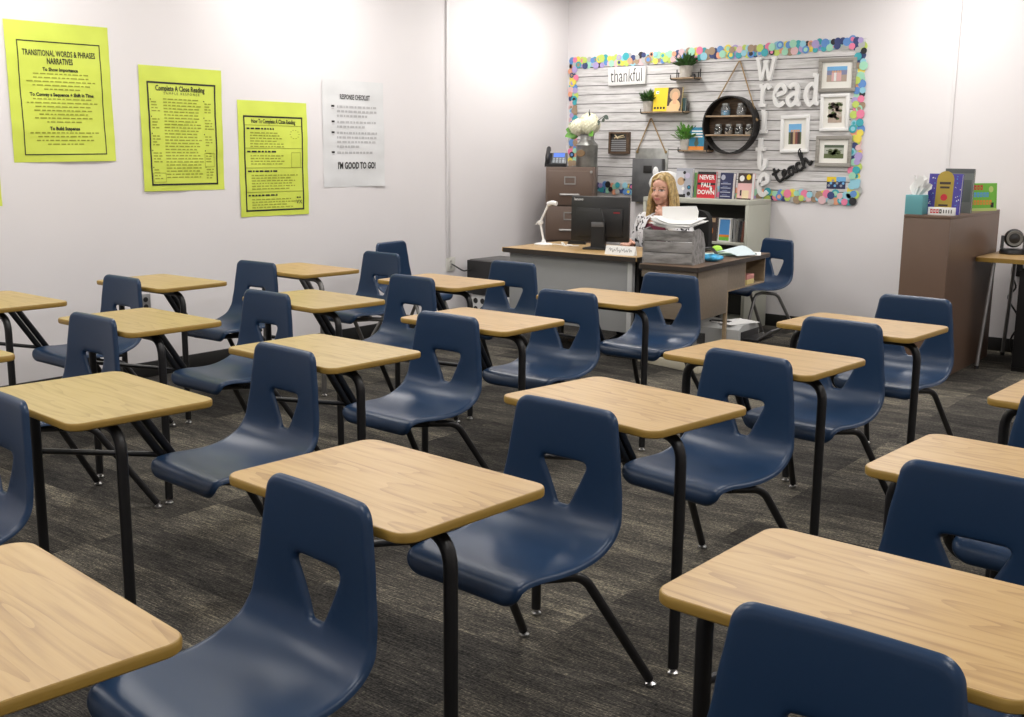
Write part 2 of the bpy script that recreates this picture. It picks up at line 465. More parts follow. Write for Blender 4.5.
# ---------------------------------------------------------------- student desk (desk and seat share one frame)
SX = -.052          # the seat sits a little to one side of the desk top
def desktop_meshes(w=.602, d=.444, top=.74, th=.022, r=.042):
    e = .004
    slab = B(); prism(slab, rrect(-w/2+e, w/2-e, -d/2+e, d/2-e, r-e, 7), top-th+.001, top)
    band = B(); rows = []
    for ins, z in ((.005, top-.0004), (.0022, top-.001), (.0004, top-.004), (0, top-.008), (0, top-th+.008), (.0006, top-th+.003), (.004, top-th)):
        rows.append([band.verts.new((x, y, z)) for x, y in rrect(-w/2+ins, w/2-ins, -d/2+ins, d/2-ins, r-ins, 7)])
    n = len(rows[0])
    for a, b in zip(rows, rows[1:]):
        for k in range(n): band.faces.new((a[k], a[(k+1) % n], b[(k+1) % n], b[k]))
    band.faces.new(rows[-1])
    return slab, band
def glide_bm(x, y, r=.0155):
    return lathem([(0, 0), (.013, 0), (.016, .004), (.016, .008), (.008, .014), (.007, .026), (.0, .026)], (x, y, 0), 14)
def make_desk(top, edge, frame):
    t = thing('student_desk', '', 'student desk')
    s, b = desktop_meshes(); dt = obj('desktop', s, top, t); obj('edge_band', b, edge, dt)
    ly, lx = -.072, .277
    for sg in (-1, 1):
        lg = obj('leg', tubem([(sg*lx, ly, .022), (sg*lx, ly, .698), (sg*.12, ly, .698)], .0158, .075, 12, 7), frame, t)
        obj('glide', glide_bm(sg*lx, ly), CHROME, lg)
    rl = tubem([(-.121, ly, .698), (.121, ly, .698)], .0158, 0, 12)
    box(rl, -.2, -.15, -.12, .12, .7045, .7175); box(rl, .15, .2, -.12, .12, .7045, .7175)
    obj('desk_rail', rl, frame, t)
    for sg in (-1, 1):
        lg = obj('leg', tubem([(SX+sg*.232, .808, .022), (SX+sg*.165, .585, .372), (SX+sg*.12, .47, .385)], .0135, .085, 12, 7), frame, t)
        obj('glide', glide_bm(SX+sg*.234, .814), CHROME, lg)
    # twin tubes rising beside the seat to the desk top, each running on under the seat
    obj('support_arm', tubem([(SX-.122, .474, .385), (-.258, .440, .372), (-.284, .412, .395), (-.264, .200, .7025)], .0145, .05, 12, 7), frame, t)
    obj('support_arm', tubem([(SX+.122, .474, .385), (SX-.06, .400, .362), (-.256, .385, .362), (-.283, .374, .395), (-.263, .162, .7025)], .0145, .05, 12, 7), frame, t)
    obj('brace', tubem([(-lx, ly+.01, .525), (-.282, .345, .432)], .0095, 0, 10), frame, t)
    br = B(); box(br, SX-.165, SX+.165, .43, .465, .398, .410, .003); box(br, SX-.165, SX+.165, .56, .595, .398, .412, .003)
    obj('seat_bracket', br, frame, t)
    return t
SHELL = shell_mesh()
def add_seat(t, x=SX):
    o = obj('seat', SHELL.copy(), BLUE, t, angle=55); o.location = (x, 0, 0); return o
proto = make_desk(OAK, EDGE, BLACK); add_seat(proto)
protoy = make_desk(OAKY, EDGE, BLACK); add_seat(protoy)
protog = make_desk(OAK, EDGE, GREYF); add_seat(protog)
used = set()
def copy_tree(o, parent=None):
    c = o.copy(); C.objects.link(c); c.parent = parent
    for ch in o.children: copy_tree(ch, c)
    return c
def place(pr, x, y, deg, label):
    o = pr if pr.name not in used else copy_tree(pr)
    used.add(pr.name)
    o.location = (x, y, 0); o.rotation_euler = (0, 0, R(deg)); o['label'] = label; o['category'] = 'student desk'; o['group'] = 'student desks in rows'
    return o
DESKS = [
 (proto, -1.673, 4.610, -3.7, 'blue-seated student desk standing just before the tall brown bookcase'),
 (proto, -1.678, 3.653, -5.3, 'blue-seated student desk directly ahead of the one before the brown bookcase'),
 (proto, -1.681, 2.710, -8.8, 'student desk third in line ahead of the brown bookcase, skewed a little'),
 (proto, -1.669, 1.700, -3.8, 'student desk with whole oak top, fourth in line ahead of the brown bookcase'),
 (proto, -1.653, .752, -6.6, 'student desk with swirling oak grain, fifth in line ahead of the brown bookcase'),
 (proto, -2.999, 4.658, -1., 'student desk before the teacher\'s wood desk, blue seat against the paper organizer corner'),
 (proto, -3.002, 3.671, -.7, 'student desk second in the line that ends at the paper organizer'),
 (protoy, -2.970, 2.719, -2.7, 'student desk third in the line that ends at the paper organizer, yellowish top'),
 (protoy, -2.925, 1.773, -5.6, 'yellow-topped student desk fourth in the line that ends at the paper organizer'),
 (protoy, -2.95, .785, -4., 'student desk fifth in the line to the paper organizer, only its seat back in view'),
 (proto, -4.065, 4.607, -1.1, 'student desk standing before the white crate and black box by the wall'),
 (protoy, -4.038, 3.635, -4.1, 'student desk second in the line that ends at the white crate and black box'),
 (protoy, -4.091, 2.700, -2.8, 'student desk third in the line that ends at the white crate and black box'),
 (protoy, -4.02, 1.75, -2., 'student desk fourth in the line to the white crate, mostly outside the photo'),
 (protog, -5.10, 4.50, -3., 'student desk with grey metal frame standing under the white checklist poster'),
 (protoy, -5.178, 3.569, .8, 'black-framed student desk beside the poster wall, directly ahead of the grey-framed desk'),
 (protoy, -5.12, 2.60, -2., 'black-framed student desk beside the poster wall, two ahead of the grey-framed desk'),
 (proto, -.55, 3.65, -3., 'student desk cut by the photo edge below the camera table, only a corner showing'),
 (proto, -.569, 2.685, -3.8, 'student desk one ahead of the corner under the camera table'),
 (proto, -.575, 1.738, -2., 'student desk with long oak top two ahead of the corner under the camera table'),
 (proto, -.486, .776, -.2, 'student desk showing only a blue seat back at the bottom of the photo'),
]
for a in DESKS: place(*a)

# loose stacking chairs on grey legs
def make_chair(name, label, x, y, deg, group=None):
    t = thing(name, label, 'chair', (x, y, 0), R(deg), group)
    s = add_seat(t, 0); s.location = (0, -.48, 0)
    for sg in (-1, 1):
        lg = obj('leg', tubem([(sg*.215, -.26, .022), (sg*.165, -.12, .385), (sg*.12, -.02, .392)], .0125, .06, 10), GREYF, t); obj('glide', glide_bm(sg*.217, -.265), CHROME, lg)
        lg = obj('leg', tubem([(sg*.215, .30, .022), (sg*.165, .10, .380), (sg*.12, .0, .392)], .0125, .06, 10), GREYF, t); obj('glide', glide_bm(sg*.217, .305), CHROME, lg)
        obj('seat_rail', tubem([(sg*.12, -.022, .392), (sg*.12, .002, .392)], .0125, 0, 10), GREYF, t)
    return t
make_chair('stacking_chair', 'loose blue chair on grey legs standing by the wall beside the putty bookcase', -3.74, 7.90, -24)
make_chair('stacking_chair', 'loose blue chair turned the other way behind the grey-framed student desk', -5.42, 5.87, 96)

# ---------------------------------------------------------------- wall posters
def wrinkle(ph, amp=1.):
    def f(p):
        x, y, z = p
        d = .0055*math.sin(6*x+4*z+ph)+.003*math.sin(15*z-9*x+2*ph)+.002*math.sin(31*x+11*z+ph)+.0018*math.sin(47*z+5*x)
        return (x, min(y-.0008, y-.005-d*amp*.55), z)
    return f
def strip(bm, x0, x1, z0, z1, f, y=-.0015, mi=0, step=.04):
    nx = max(1, int((x1-x0)/step)); nz = max(1, int((z1-z0)/step))
    for i in range(nx):
        for j in range(nz):
            quad(bm, x0+(x1-x0)*i/nx, x0+(x1-x0)*(i+1)/nx, z0+(z1-z0)*j/nz, z0+(z1-z0)*(j+1)/nz, y, mi, f)
def scribble(bm, x0, x1, z, h, f, rnd, mi=1, centre=False, fill=1.):
    """a line of print too small to read: word-length marks"""
    ws = []; L = (x1-x0)*fill; s = 0
    while s < L-.012:
        w_ = min(rnd.uniform(.012, .045), L-s); ws.append((s, w_)); s += w_+.009
    o = x0+((x1-x0)-s)/2 if centre else x0
    for a, w_ in ws: quad(bm, o+a, o+a+w_, z-h/2, z+h/2, -.0015, mi, f)
def frame_lines(bm, x0, x1, z0, z1, t, f, mi=0):
    strip(bm, x0, x1, z0, z0+t, f, mi=mi); strip(bm, x0, x1, z1-t, z1, f, mi=mi); strip(bm, x0, x0+t, z0, z1, f, mi=mi); strip(bm, x1-t, x1, z0, z1, f, mi=mi)
def poster(label, y0, y1, z0, z1, m, ph, draw, inks, tilt=0.):
    w_, h_ = y1-y0, z1-z0
    t = thing('poster', label, 'poster', (XL, (y0+y1)/2, z0), R(90), 'posters taped along the wall'); t.rotation_euler = (0, R(tilt), R(90))
    f = wrinkle(ph); bm = B(); nx, nz = 22, 28
    g = [[bm.verts.new(f((-w_/2+w_*i/nx, 0, h_*j/nz))) for j in range(nz+1)] for i in range(nx+1)]
    for i in range(nx):
        for j in range(nz): bm.faces.new((g[i][j], g[i+1][j], g[i+1][j+1], g[i][j+1]))
    obj('sheet', bm, m, t)
    if draw:
        b = B(); draw(b, w_, h_, f, random.Random(ph*10)); obj('lettering', b, inks, t, smooth=False)
    return t
def d1(b, w_, h_, f, r):
    frame_lines(b, -w_/2+.065, w_/2-.06, .04, h_-.105, .006, f)
    text(b, 'TRANSITIONAL WORDS & PHRASES', .046, 0, h_-.172, -.002, sx=.62, f=f, bold=.0008); text(b, 'NARRATIVES', .046, 0, h_-.215, -.002, sx=.62, f=f, bold=.0012)
    def para(z, n, head, hw):
        text(b, head, .027, 0, z, -.002, sx=.95, f=f, bold=.001)
        for k in range(n): scribble(b, -w_/2+.1, w_/2-.09, z-.024-k*.0215, .007, f, r, 1, True, r.uniform(.7, 1) if k < n-1 else .5)
    para(.522, 5, 'To Show Importance', 0); para(.381, 7, 'To Convey a Sequence + Shift in Time', 0); para(.190, 4, 'To Build Suspense', 0)
def d2(b, w_, h_, f, r):
    frame_lines(b, -w_/2+.055, w_/2-.05, .035, h_-.095, .011, f)
    text(b, 'Complete A Close Reading', .046, -.01, h_-.135, -.002, sx=.72, f=f, bold=.001); text(b, 'S A M P L E   R E S P O N S E', .022, 0, h_-.165, -.002, f=f, mi=0)
    z = h_-.2
    while z > .07:
        scribble(b, -w_/2+.17, w_/2-.15, z, .007, f, r, 1, False, r.uniform(.85, 1)); z -= .0195
    for s in (-1, 1):
        z = h_-.22
        while z > .1:
            x0 = -w_/2+.08 if s < 0 else w_/2-.14
            quad(b, x0-.008, x0-.001, z+.012, z+.019, -.0016, 0, f)
            for k in range(4): scribble(b, x0, x0+.07, z-k*.018, .007, f, r, 1, False, r.uniform(.6, 1))
            z -= .105
    frame_lines(b, w_/2-.15, w_/2-.075, .15, .24, .003, f, 1); frame_lines(b, -w_/2+.07, -w_/2+.165, .055, .115, .003, f, 1)
def d3(b, w_, h_, f, r):
    frame_lines(b, -w_/2+.045, w_/2-.045, .035, h_-.1, .011, f)
    text(b, 'How To Complete A Close Reading', .04, .0, h_-.137, -.002, sx=.66, f=f, bold=.0008)
    for a in (h_-.165, h_-.32, .33, .165): strip(b, -w_/2+.055, w_/2-.055, a, a+.004, f, mi=1)
    for zt, zb in ((h_-.18, h_-.315), (h_-.335, .345), (.315, .175), (.15, .055)):
        scribble(b, -w_/2+.07, w_/2-.2, zt-.006, .011, f, r, 0, False, .75); z = zt-.034
        while z > zb: scribble(b, -w_/2+.1, w_/2-.075-(.12 if zt > .4 else 0), z, .007, f, r, 1, False, r.uniform(.75, 1)); z -= .0185
    frame_lines(b, w_/2-.155, w_/2-.07, h_-.45, h_-.345, .003, f, 1)
    for k in range(10):
        a = 2*math.pi*k/10; quad(b, w_/2-.12+.04*math.cos(a)-.006, w_/2-.12+.04*math.cos(a)+.006, h_-.22+.03*math.sin(a)-.002, h_-.22+.03*math.sin(a)+.002, -.0015, 1, f)
    text(b, 'VX', .04, w_/2-.09, .09, -.002, f=f); quad(b, w_/2-.11, w_/2-.097, .118, .128, -.0016, 0, f); quad(b, w_/2-.09, w_/2-.077, .118, .128, -.0016, 0, f)
def d4(b, w_, h_, f, r):
    text(b, 'RESPONSE CHECKLIST', .05, .01, h_-.12, -.002, sx=.62, f=f, bold=.0012); text(b, "I'M GOOD TO GO!", .068, .02, .155, -.002, sx=.68, f=f, bold=.0022)
    z = h_-.19
    for n in (3, 2, 4, 1):
        quad(b, -w_/2+.085, -w_/2+.115, z-.004, z+.010, -.0016, 0, f); quad(b, -w_/2+.088, -w_/2+.112, z-.017, z-.013, -.0016, 1, f)
        for k in range(n): scribble(b, -w_/2+.14, w_/2-.08, z-k*.033, .016, f, r, 1, False, 1 if k < n-1 else r.uniform(.5, .95))
        z -= n*.033+.012
poster('yellow poster titled transitional words and phrases, highest on the wall', 3.285, 3.93, 1.367, 2.150, YPAPER, 1.3, d1, [INK, INKL], -.6)
poster('yellow poster headed complete a close reading, with boxed sample notes', 4.115, 4.734, 1.180, 1.953, YPAPER, 2.9, d2, [INK, INKL], .2)
poster('yellow poster headed how to complete a close reading, beside the white poster', 4.862, 5.473, .987, 1.770, YPAPER, 4.4, d3, [INK, INKL], .2)
poster('white checklist poster ending with the words good to go', 5.628, 6.259, 1.172, 1.947, WPOSTER, 5.7, d4, [INK, INKG], 0)
poster('yellow poster almost wholly outside the photo edge, one corner showing', 2.585, 3.197, 1.117, 1.90, YPAPER, 3.3, None, [INK, INKL], -1.2)

# cable raceways, sockets
rw = boxm(XL, XL+.018, 6.985, 7.025, .56, HC, .004); struct('trim_1', rw, mat('raceway_paint', (.72, .70, .71), .5))
rw = boxm(-2.60, -2.575, YB-.014, YB, .30, HC, .003); struct('trim_2', rw, mat('raceway_paint', (.72, .70, .71), .5))
def outlet(label, y, z, w_=.075, dark=False):
    t = thing('wall_outlet', label, 'outlet', (XL, y, z), R(90), 'wall outlets')
    obj('cover_plate', boxm(-w_/2, w_/2, -.008, 0, 0, .118, .003), mat('outlet_plate', (.62, .61, .57), .5) if not dark else mat('steel_plate', (.3, .3, .3), .4, .6), t)
    s = B()
    for zc in (.036, .082):
        lathe(s, [(0, -.0115), (.016, -.0115), (.017, -.007)], (0, 0, zc), 14, 'y')
    so = obj('socket', s, mat('socket_face', (.5, .49, .45), .5) if not dark else BPLA, t)
    h = B()
    for zc in (.036, .082):
        for dx in (-.006, .006): box(h, dx-.0013, dx+.0013, -.0122, -.0112, zc-.002, zc+.008)
    obj('slot', h, INK, so, smooth=False)
    return t
outlet('pale wall outlet below the cable raceway', 7.04, .44, .115)
outlet('small steel wall outlet low under the yellow posters', 4.08, .42, dark=True)

# ---------------------------------------------------------------- notice board
BX, BZ = -4.672, 1.06
board = thing('bulletin_board', 'whitewashed plank notice board edged with overlapping confetti dots', 'bulletin board', (BX, YB, BZ))
TL, TR, BR, BL = (-6.075-BX, 2.279-BZ), (-3.282-BX, 2.334-BZ), (-3.262-BX, .003), (-6.055-BX, .02)
obj('plank_backing', prism(B(), [BL, BR, TR, TL], -.008, -.0003, 'y'), SHIPLAP, board, smooth=False)
DOTS = [pick('dot_'+n, c, .6) for n, c in dict(mint=(.36, .68, .50), teal=(.05, .38, .44), pink=(.80, .22, .36), coral=(.78, .36, .22), yellow=(.82, .68, .10), lime=(.52, .66, .14), lilac=(.42, .34, .62), blue=(.12, .28, .62), black=(.02, .02, .025), tan=(.36, .26, .17), sky=(.30, .60, .72), rose=(.72, .48, .50), navy=(.04, .06, .18), grey=(.45, .46, .45)).items()]
def border(p0, p1, seed):
    r = random.Random(seed); b = B(); p0, p1 = Vector(p0), Vector(p1); L = (p1-p0).length; u = (p1-p0)/L; v = Vector((-u.y, u.x)); s = 0; k = 0
    def disc(c, rad, y, mi): 
        n = 12; prism(b, [(c.x+rad*math.cos(2*math.pi*i/n), c.y+rad*math.sin(2*math.pi*i/n)) for i in range(n)], y, y+.0012, 'y', mi)
    prism(b, [tuple(p0-v*.03), tuple(p1-v*.03), tuple(p1+v*.03), tuple(p0+v*.03)], -.0105, -.0085, 'y', 0)
    while s < L:
        for off in (-.022, .022):
            c = p0+u*(s+r.uniform(-.008, .008))+v*(off+r.uniform(-.012, .012)); rad = r.uniform(.022, .035); m = r.randrange(len(DOTS)); y = -.011-.0016*(k % 5)
            disc(c, rad, y, m); (disc(c, rad*.55, y-.0006, r.randrange(len(DOTS))) if r.random() < .22 else None)
            k += 1
        s += .037
    obj('dotted_border', b, DOTS, board, smooth=False)
i_ = .035
border((TL[0]+.02, TL[1]-i_), (TR[0]-.02, TR[1]-i_), 3); border((BL[0]+.02, BL[1]+i_), (BR[0]-.02, BR[1]+i_), 4)
border((TL[0]+i_, TL[1]-.06), (BL[0]+i_, BL[1]+.06), 5); border((TR[0]-i_, TR[1]-.06), (BR[0]-i_, BR[1]+.06), 6)

YW = YB-.0085        # face of the board
t = thing('word_sign', 'white block sign with the word thankful in thin black letters', 'sign', (-5.44, YW, 2.035))
obj('block', boxm(-.195, .195, -.03, 0, 0, .155, .003), WHITE, t); b = B()
text(b, 'thankful', .17, 0, .078, -.0308, sx=.62, bold=-.001); obj('lettering', b, INK, t, smooth=False); t.rotation_euler = (0, R(-1.), 0)

def shelf(label, x0, x1, z, d=.105):
    t = thing('wall_shelf', label, 'shelf', ((x0+x1)/2, YW, z-.012), 0, 'small plank shelves on the board'); h = (x1-x0)/2
    obj('plank', boxm(-h, h, -d, -.002, 0, .012, .002), RUSTIC, t)
    for s in (-1, 1):
        bb = tubem([(s*(h-.012), -.002, .085), (s*(h-.012), -.004, -.006), (s*(h-.012), -d-.006, -.006), (s*(h-.012), -d-.006, .035)], .0045, .02, 6, 3); tube(bb, [(s*(h-.03), -.004, .06), (s*(h-.03), -.004, .012)], .004, 0, 6)
        obj('bracket', bb, BPLA, t)
    return t
shelf('small plank shelf highest on the board, holding one potted plant', -4.955, -4.70, 2.078)
shelf('plank shelf in the middle holding a plant and the yellow book', -5.245, -4.80, 1.795)
shelf('small plank shelf holding a plant and the teal blue book', -4.855, -4.555, 1.465)
def plant(label, x, y, z, s=1., m=LEAF, round_=False):
    t = thing('potted_plant', label, 'plant', (x, y, z), 0, 'small potted plants on the board shelves')
    obj('pot', lathem([(0, 0), (.038*s, 0), (.047*s, .075*s), (.041*s, .078*s), (.038*s, .066*s), (0, .066*s)], n=18), POT, t)
    r = random.Random(int(x*100)); b = B()
    for k in range(130):
        a = r.uniform(0, 6.28); el = r.uniform(.35, 1.5); L = r.uniform(.06, .125)*s; w_ = (.016 if round_ else .009)*s*r.uniform(.7, 1.2)
        d = Vector((math.cos(a)*math.cos(el), math.sin(a)*math.cos(el), math.sin(el))); sd = d.cross(Vector((0, 0, 1))).normalized()*w_
        o = Vector((d.x*.018*s, d.y*.018*s, .066*s)); 
        if round_: o = o+d*L*r.uniform(.3, .9); L *= .5
        mid = o+d*L*.55+Vector((0, 0, .006)); tip = o+d*L-Vector((0, 0, .008 if not round_ else 0))
        v = [b.verts.new((q.x, min(q.y, .048), q.z)) for q in (o, mid+sd, tip, mid-sd)]; b.faces.new(v)
    obj('foliage', b, m, t, smooth=False); return t
plant('dark green potted plant on the highest little shelf', -4.825, YW-.055, 2.079, 1.25)
plant('spiky pale-potted plant beside the yellow book', -5.185, YW-.055, 1.796, 1.15)
plant('bright green potted plant beside the teal blue book', -4.80, YW-.055, 1.466, 1.1, LEAFB, True)

def book(label, x0, x1, y, z, h, th, cover, decor=None, inks=None, yaw=0., lean=0., group=None, pages=PAPER):
    """face-out book standing on its edge; its cover faces the room"""
    w_ = x1-x0; t = thing('book', label, 'book', ((x0+x1)/2, y, z), R(yaw), group); t.rotation_euler = (R(-lean), 0, R(yaw))
    c = B(); box(c, -w_/2, w_/2, 0, .003, 0, h, .0008, 1); box(c, -w_/2, w_/2, th-.003, th, 0, h, .0008, 1); box(c, -w_/2, -w_/2+.003, .003, th-.003, 0, h)
    obj('cover', c, cover, t, smooth=False); obj('pages', boxm(-w_/2+.003, w_/2-.004, .003, th-.003, .003, h-.004), pages, t, smooth=False)
    if decor: b = B(); decor(b, w_, h); obj('cover_print', b, inks, t, smooth=False)
    return t
def Q(b, x0, x1, z0, z1, mi=0, y=-.0006): quad(b, x0, x1, z0, z1, y, mi)
def Dsc(b, x, z, r, mi=0, y=-.0009, n=14, sx=1.):
    f = b.faces.new([b.verts.new((x+r*sx*math.cos(2*math.pi*k/n), y, z+r*math.sin(2*math.pi*k/n))) for k in range(n)]); f.material_index = mi
WH, RED, NAVY, GREYP, PINKP = pick('print_white', (.78, .78, .76)), pick('print_red', (.55, .02, .035)), pick('print_navy', (.02, .025, .085)), pick('print_grey', (.36, .37, .42)), pick('print_pink', (.70, .42, .42))
YEL, ORG, TEAL, SKY, GRN, DKG, TANP, PUR = pick('print_yellow', (.80, .58, .02)), pick('print_orange', (.70, .24, .03)), pick('print_teal', (.02, .20, .34)), pick('print_sky', (.08, .30, .66)), pick('print_green', (.16, .48, .05)), pick('print_dark_green', (.07, .10, .06)), pick('print_tan', (.50, .34, .20)), pick('print_purple', (.07, .055, .33))
FACE = pick('print_face', (.66, .38, .22)); DKBR = pick('print_dark_brown', (.05, .03, .025))
# yellow book with a portrait on its cover
def dy(b, w_, h):
    Q(b, .0, w_/2, 0, h, 0); Q(b, .0, w_/2-.02, 0, h*.22, 5, -.0010); Dsc(b, w_*.27, h*.22, .055, 5, -.0011); Dsc(b, w_*.25, h*.70, .052, 2, -.0012); Dsc(b, w_*.27, h*.62, .040, 1, -.0014, sx=.78); Q(b, w_*.2, w_*.33, h*.3, h*.5, 1, -.0013)
    for k in range(4): Dsc(b, -w_/2+.022+k*.03, h*.14, .011, 3)
    Q(b, -w_/2+.02, -w_/2+.05, h*.74, h*.86, 4); Q(b, -w_/2+.03, -w_/2+.045, h*.78, h*.81, 3, -.001)
book('yellow book with a woman\'s portrait on the cover, on the middle shelf', -5.122, -4.842, YW-.095, 1.796, .203, .02, YEL, dy, [DKBR, FACE, TANP, INK, WH, pick('print_blouse', (.70, .50, .26))], 0, 7)
book('small dark book standing behind the yellow one at the shelf end', -4.842, -4.808, YW-.07, 1.796, .11, .02, pick('print_dark_teal', (.03, .07, .07)))
def db(b, w_, h):
    for k in range(3): Q(b, -w_/2+.02, w_/2-.02, h*(.80-.12*k), h*(.86-.12*k), 0)
    Q(b, -w_/2, w_/2, 0, h*.16, 1); Q(b, -.012, .012, h*.12, h*.55, 2); Dsc(b, 0, h*.3, .022, 2)
book('teal blue book with three white title lines on the lowest little shelf', -4.755, -4.608, YW-.09, 1.466, .192, .03, TEAL, db, [WH, ORG, DKG], 0, 6)
o = obj('bookend', boxm(-.015, .015, -.07, 0, 0, .085, .004), BPLA); tag(o, 'black bookend beside the teal blue book', 'bookend'); o.location = (-4.582, YW-.02, 1.4655)
o = obj('binder_clip', prism(B(), [(-.016, 0), (.016, 0), (.004, .03), (-.004, .03)], -.016, .016, 'y'), BPLA); tag(o, 'small black clip beside the pot on the highest shelf', 'clip'); o.location = (-4.745, YW-.06, 2.0785)

# hanging pocket organizer
t = thing('wall_pocket', 'grey metal wall pocket with black label hanging from a rope triangle', 'wall organizer', (-5.17, YW, 1.0))
obj('back_plate', boxm(-.168, .168, -.008, 0, 0, .478, .003), GALV, t)
p = B(); box(p, -.165, .14, -.06, -.052, 0, .385, .003); box(p, -.165, -.157, -.052, -.008, 0, .385); box(p, .132, .14, -.052, -.008, 0, .385); box(p, -.157, .132, -.052, -.008, 0, .008)
for k in range(3): box(p, -.09, .06, -.0625, -.06, .2-k*.03, .204-k*.03)
obj('pocket', p, mat('dull_zinc', (.16, .165, .17), .5, .5, vary=(9, .2)), t)
obj('label_holder', boxm(-.045, .04, -.066, -.06, .26, .325, .002), INK, t)
for s in (-1, 1): obj('rivet', lathem([(0, -.02), (.010, -.018), (.013, -.008)], (s*.148, 0, .445), 12, 'y'), mat('brass', (.4, .3, .14), .4, .8), t)
obj('rope', tubem([(-.148, -.016, .445), (-.015, -.012, .745), (.148, -.016, .445)], .006, .01, 8), ROPE, t)
# slatted little box
t = thing('slatted_box', 'small brown wooden frame with grey slats and a twig bow', 'wall decoration', (-5.503, YW, 1.425))
fr = B(); box(fr, -.108, -.09, -.04, 0, 0, .195, .002); box(fr, .082, .108, -.04, 0, 0, .195, .002); box(fr, -.09, .082, -.04, 0, 0, .018); box(fr, -.09, .082, -.04, 0, .18, .195)
obj('frame', fr, DARKWOOD, t, smooth=False); obj('back_panel', boxm(-.09, .082, -.012, -.001, .018, .18), mat('grey_back', (.12, .115, .11), .7), t, smooth=False)
for k in range(6): obj('slat', boxm(-.09, .082, -.022, -.012, .024+k*.018, .033+k*.018), mat('pale_slat', (.34, .34, .35), .6), t, smooth=False)
tw = tubem([(-.045, -.03, .17), (-.01, -.034, .135)], .006, 0, 6); tube(tw, [(-.05, -.03, .14), (.05, -.034, .165)], .005, 0, 6); tube(tw, [(-.01, -.032, .14), (.06, -.03, .15)], .004, 0, 6); obj('twig_bow', tw, mat('straw', (.6, .5, .32), .8), t)

# round hanging shelf
t = thing('round_shelf', 'round black metal shelf hung by a rope, with two planks of jars', 'shelf', (-4.378, YW, 1.675)); RR = .235
ring = B(); sweep(ring, [(RR*math.cos(2*math.pi*k/48), -.055, RR*math.sin(2*math.pi*k/48)) for k in range(48)], [(-.006, -.055), (.006, -.055), (.006, .055), (-.006, .055)], closed=True, up=(0, 1, 0)); obj('ring', ring, DKIRON, t, angle=30)
for zc in (.072, -.085):
    hw = math.sqrt(RR**2-zc**2)-.008; obj('plank', boxm(-hw, hw, -.105, -.008, zc-.007, zc+.007, .002), RUSTIC, t)
bp = [(RR*.97*math.cos(a), RR*.97*math.sin(a)) for a in [R(-20+220*k/24) for k in range(25)]]; obj('back_panel', prism(B(), bp, -.006, -.001, 'y'), DARKWOOD, t, smooth=False)
obj('rope', tubem([(-.205, -.03, .115), (.035, -.012, .535), (.222, -.03, .07)], .006, .012, 8), ROPE, t)
ico_b = ico(B(), (.232, -.06, .04), .018, 1); obj('knot', ico_b, ROPE, t)
def jar(label, x, z, s, fill, disc=False):
    t = thing('glass_jar', label, 'jar', (x, YW-.058, z), 0, 'little jars on the round shelf')
    obj('glass', lathem([(0, 0), (.026*s, 0), (.029*s, .004), (.029*s, .045*s), (.022*s, .056*s), (.022*s, .062*s)], n=16), GLASS, t)
    obj('filling', lathem([(0, .002), (.024*s, .002), (.024*s, .03*s), (0, .03*s)], n=12), fill, t)
    obj('lid', lathem([(0, .074*s), (.023*s, .074*s), (.024*s, .062*s), (0, .062*s)], n=16), GALV, t)
    if disc:
        q = B(); lathe(q, [(0, -.0345*s), (.018*s, -.034*s), (.018*s, -.0285*s)], (0, 0, .036*s), 14, 'y'); d = obj('label_disc', q, INK, t)
        u = B(); tube(u, spline([(-.010*s, -.0352*s, .038*s), (-.003*s, -.0352*s, .044*s), (.003*s, -.0352*s, .033*s), (.010*s, -.0352*s, .040*s)], 4), .0014, 0, 5); obj('scrawl', u, WH, d)
jar('glass jar with bright blue filling on the top plank of the round shelf', -4.43, 1.7545, 1.35, BLUECL); jar('glass jar with grey filling on the top plank of the round shelf', -4.285, 1.7545, 1.35, pick('fill_grey', (.2, .2, .21)))
for k, (x, fc, nm) in enumerate([(-4.49, (.2, .19, .18), 'jar with grey filling first from the shelf rope side away from the white letters'), (-4.393, (.36, .22, .10), 'jar with amber filling second in the lower plank of the round shelf'), (-4.298, (.16, .15, .14), 'jar with dark filling third in the lower plank of the round shelf'), (-4.205, (.66, .56, .44), 'jar with cream filling nearest the white letters on the round shelf')]):
    jar(nm if k not in (0, 3) else ('jar with grey filling at the plank end beside the teal blue book' if k == 0 else 'jar with cream filling at the plank end beside the white letters'), x, 1.5975, 1.15, pick('fill_%s' % 'abcd'[k], fc), True)

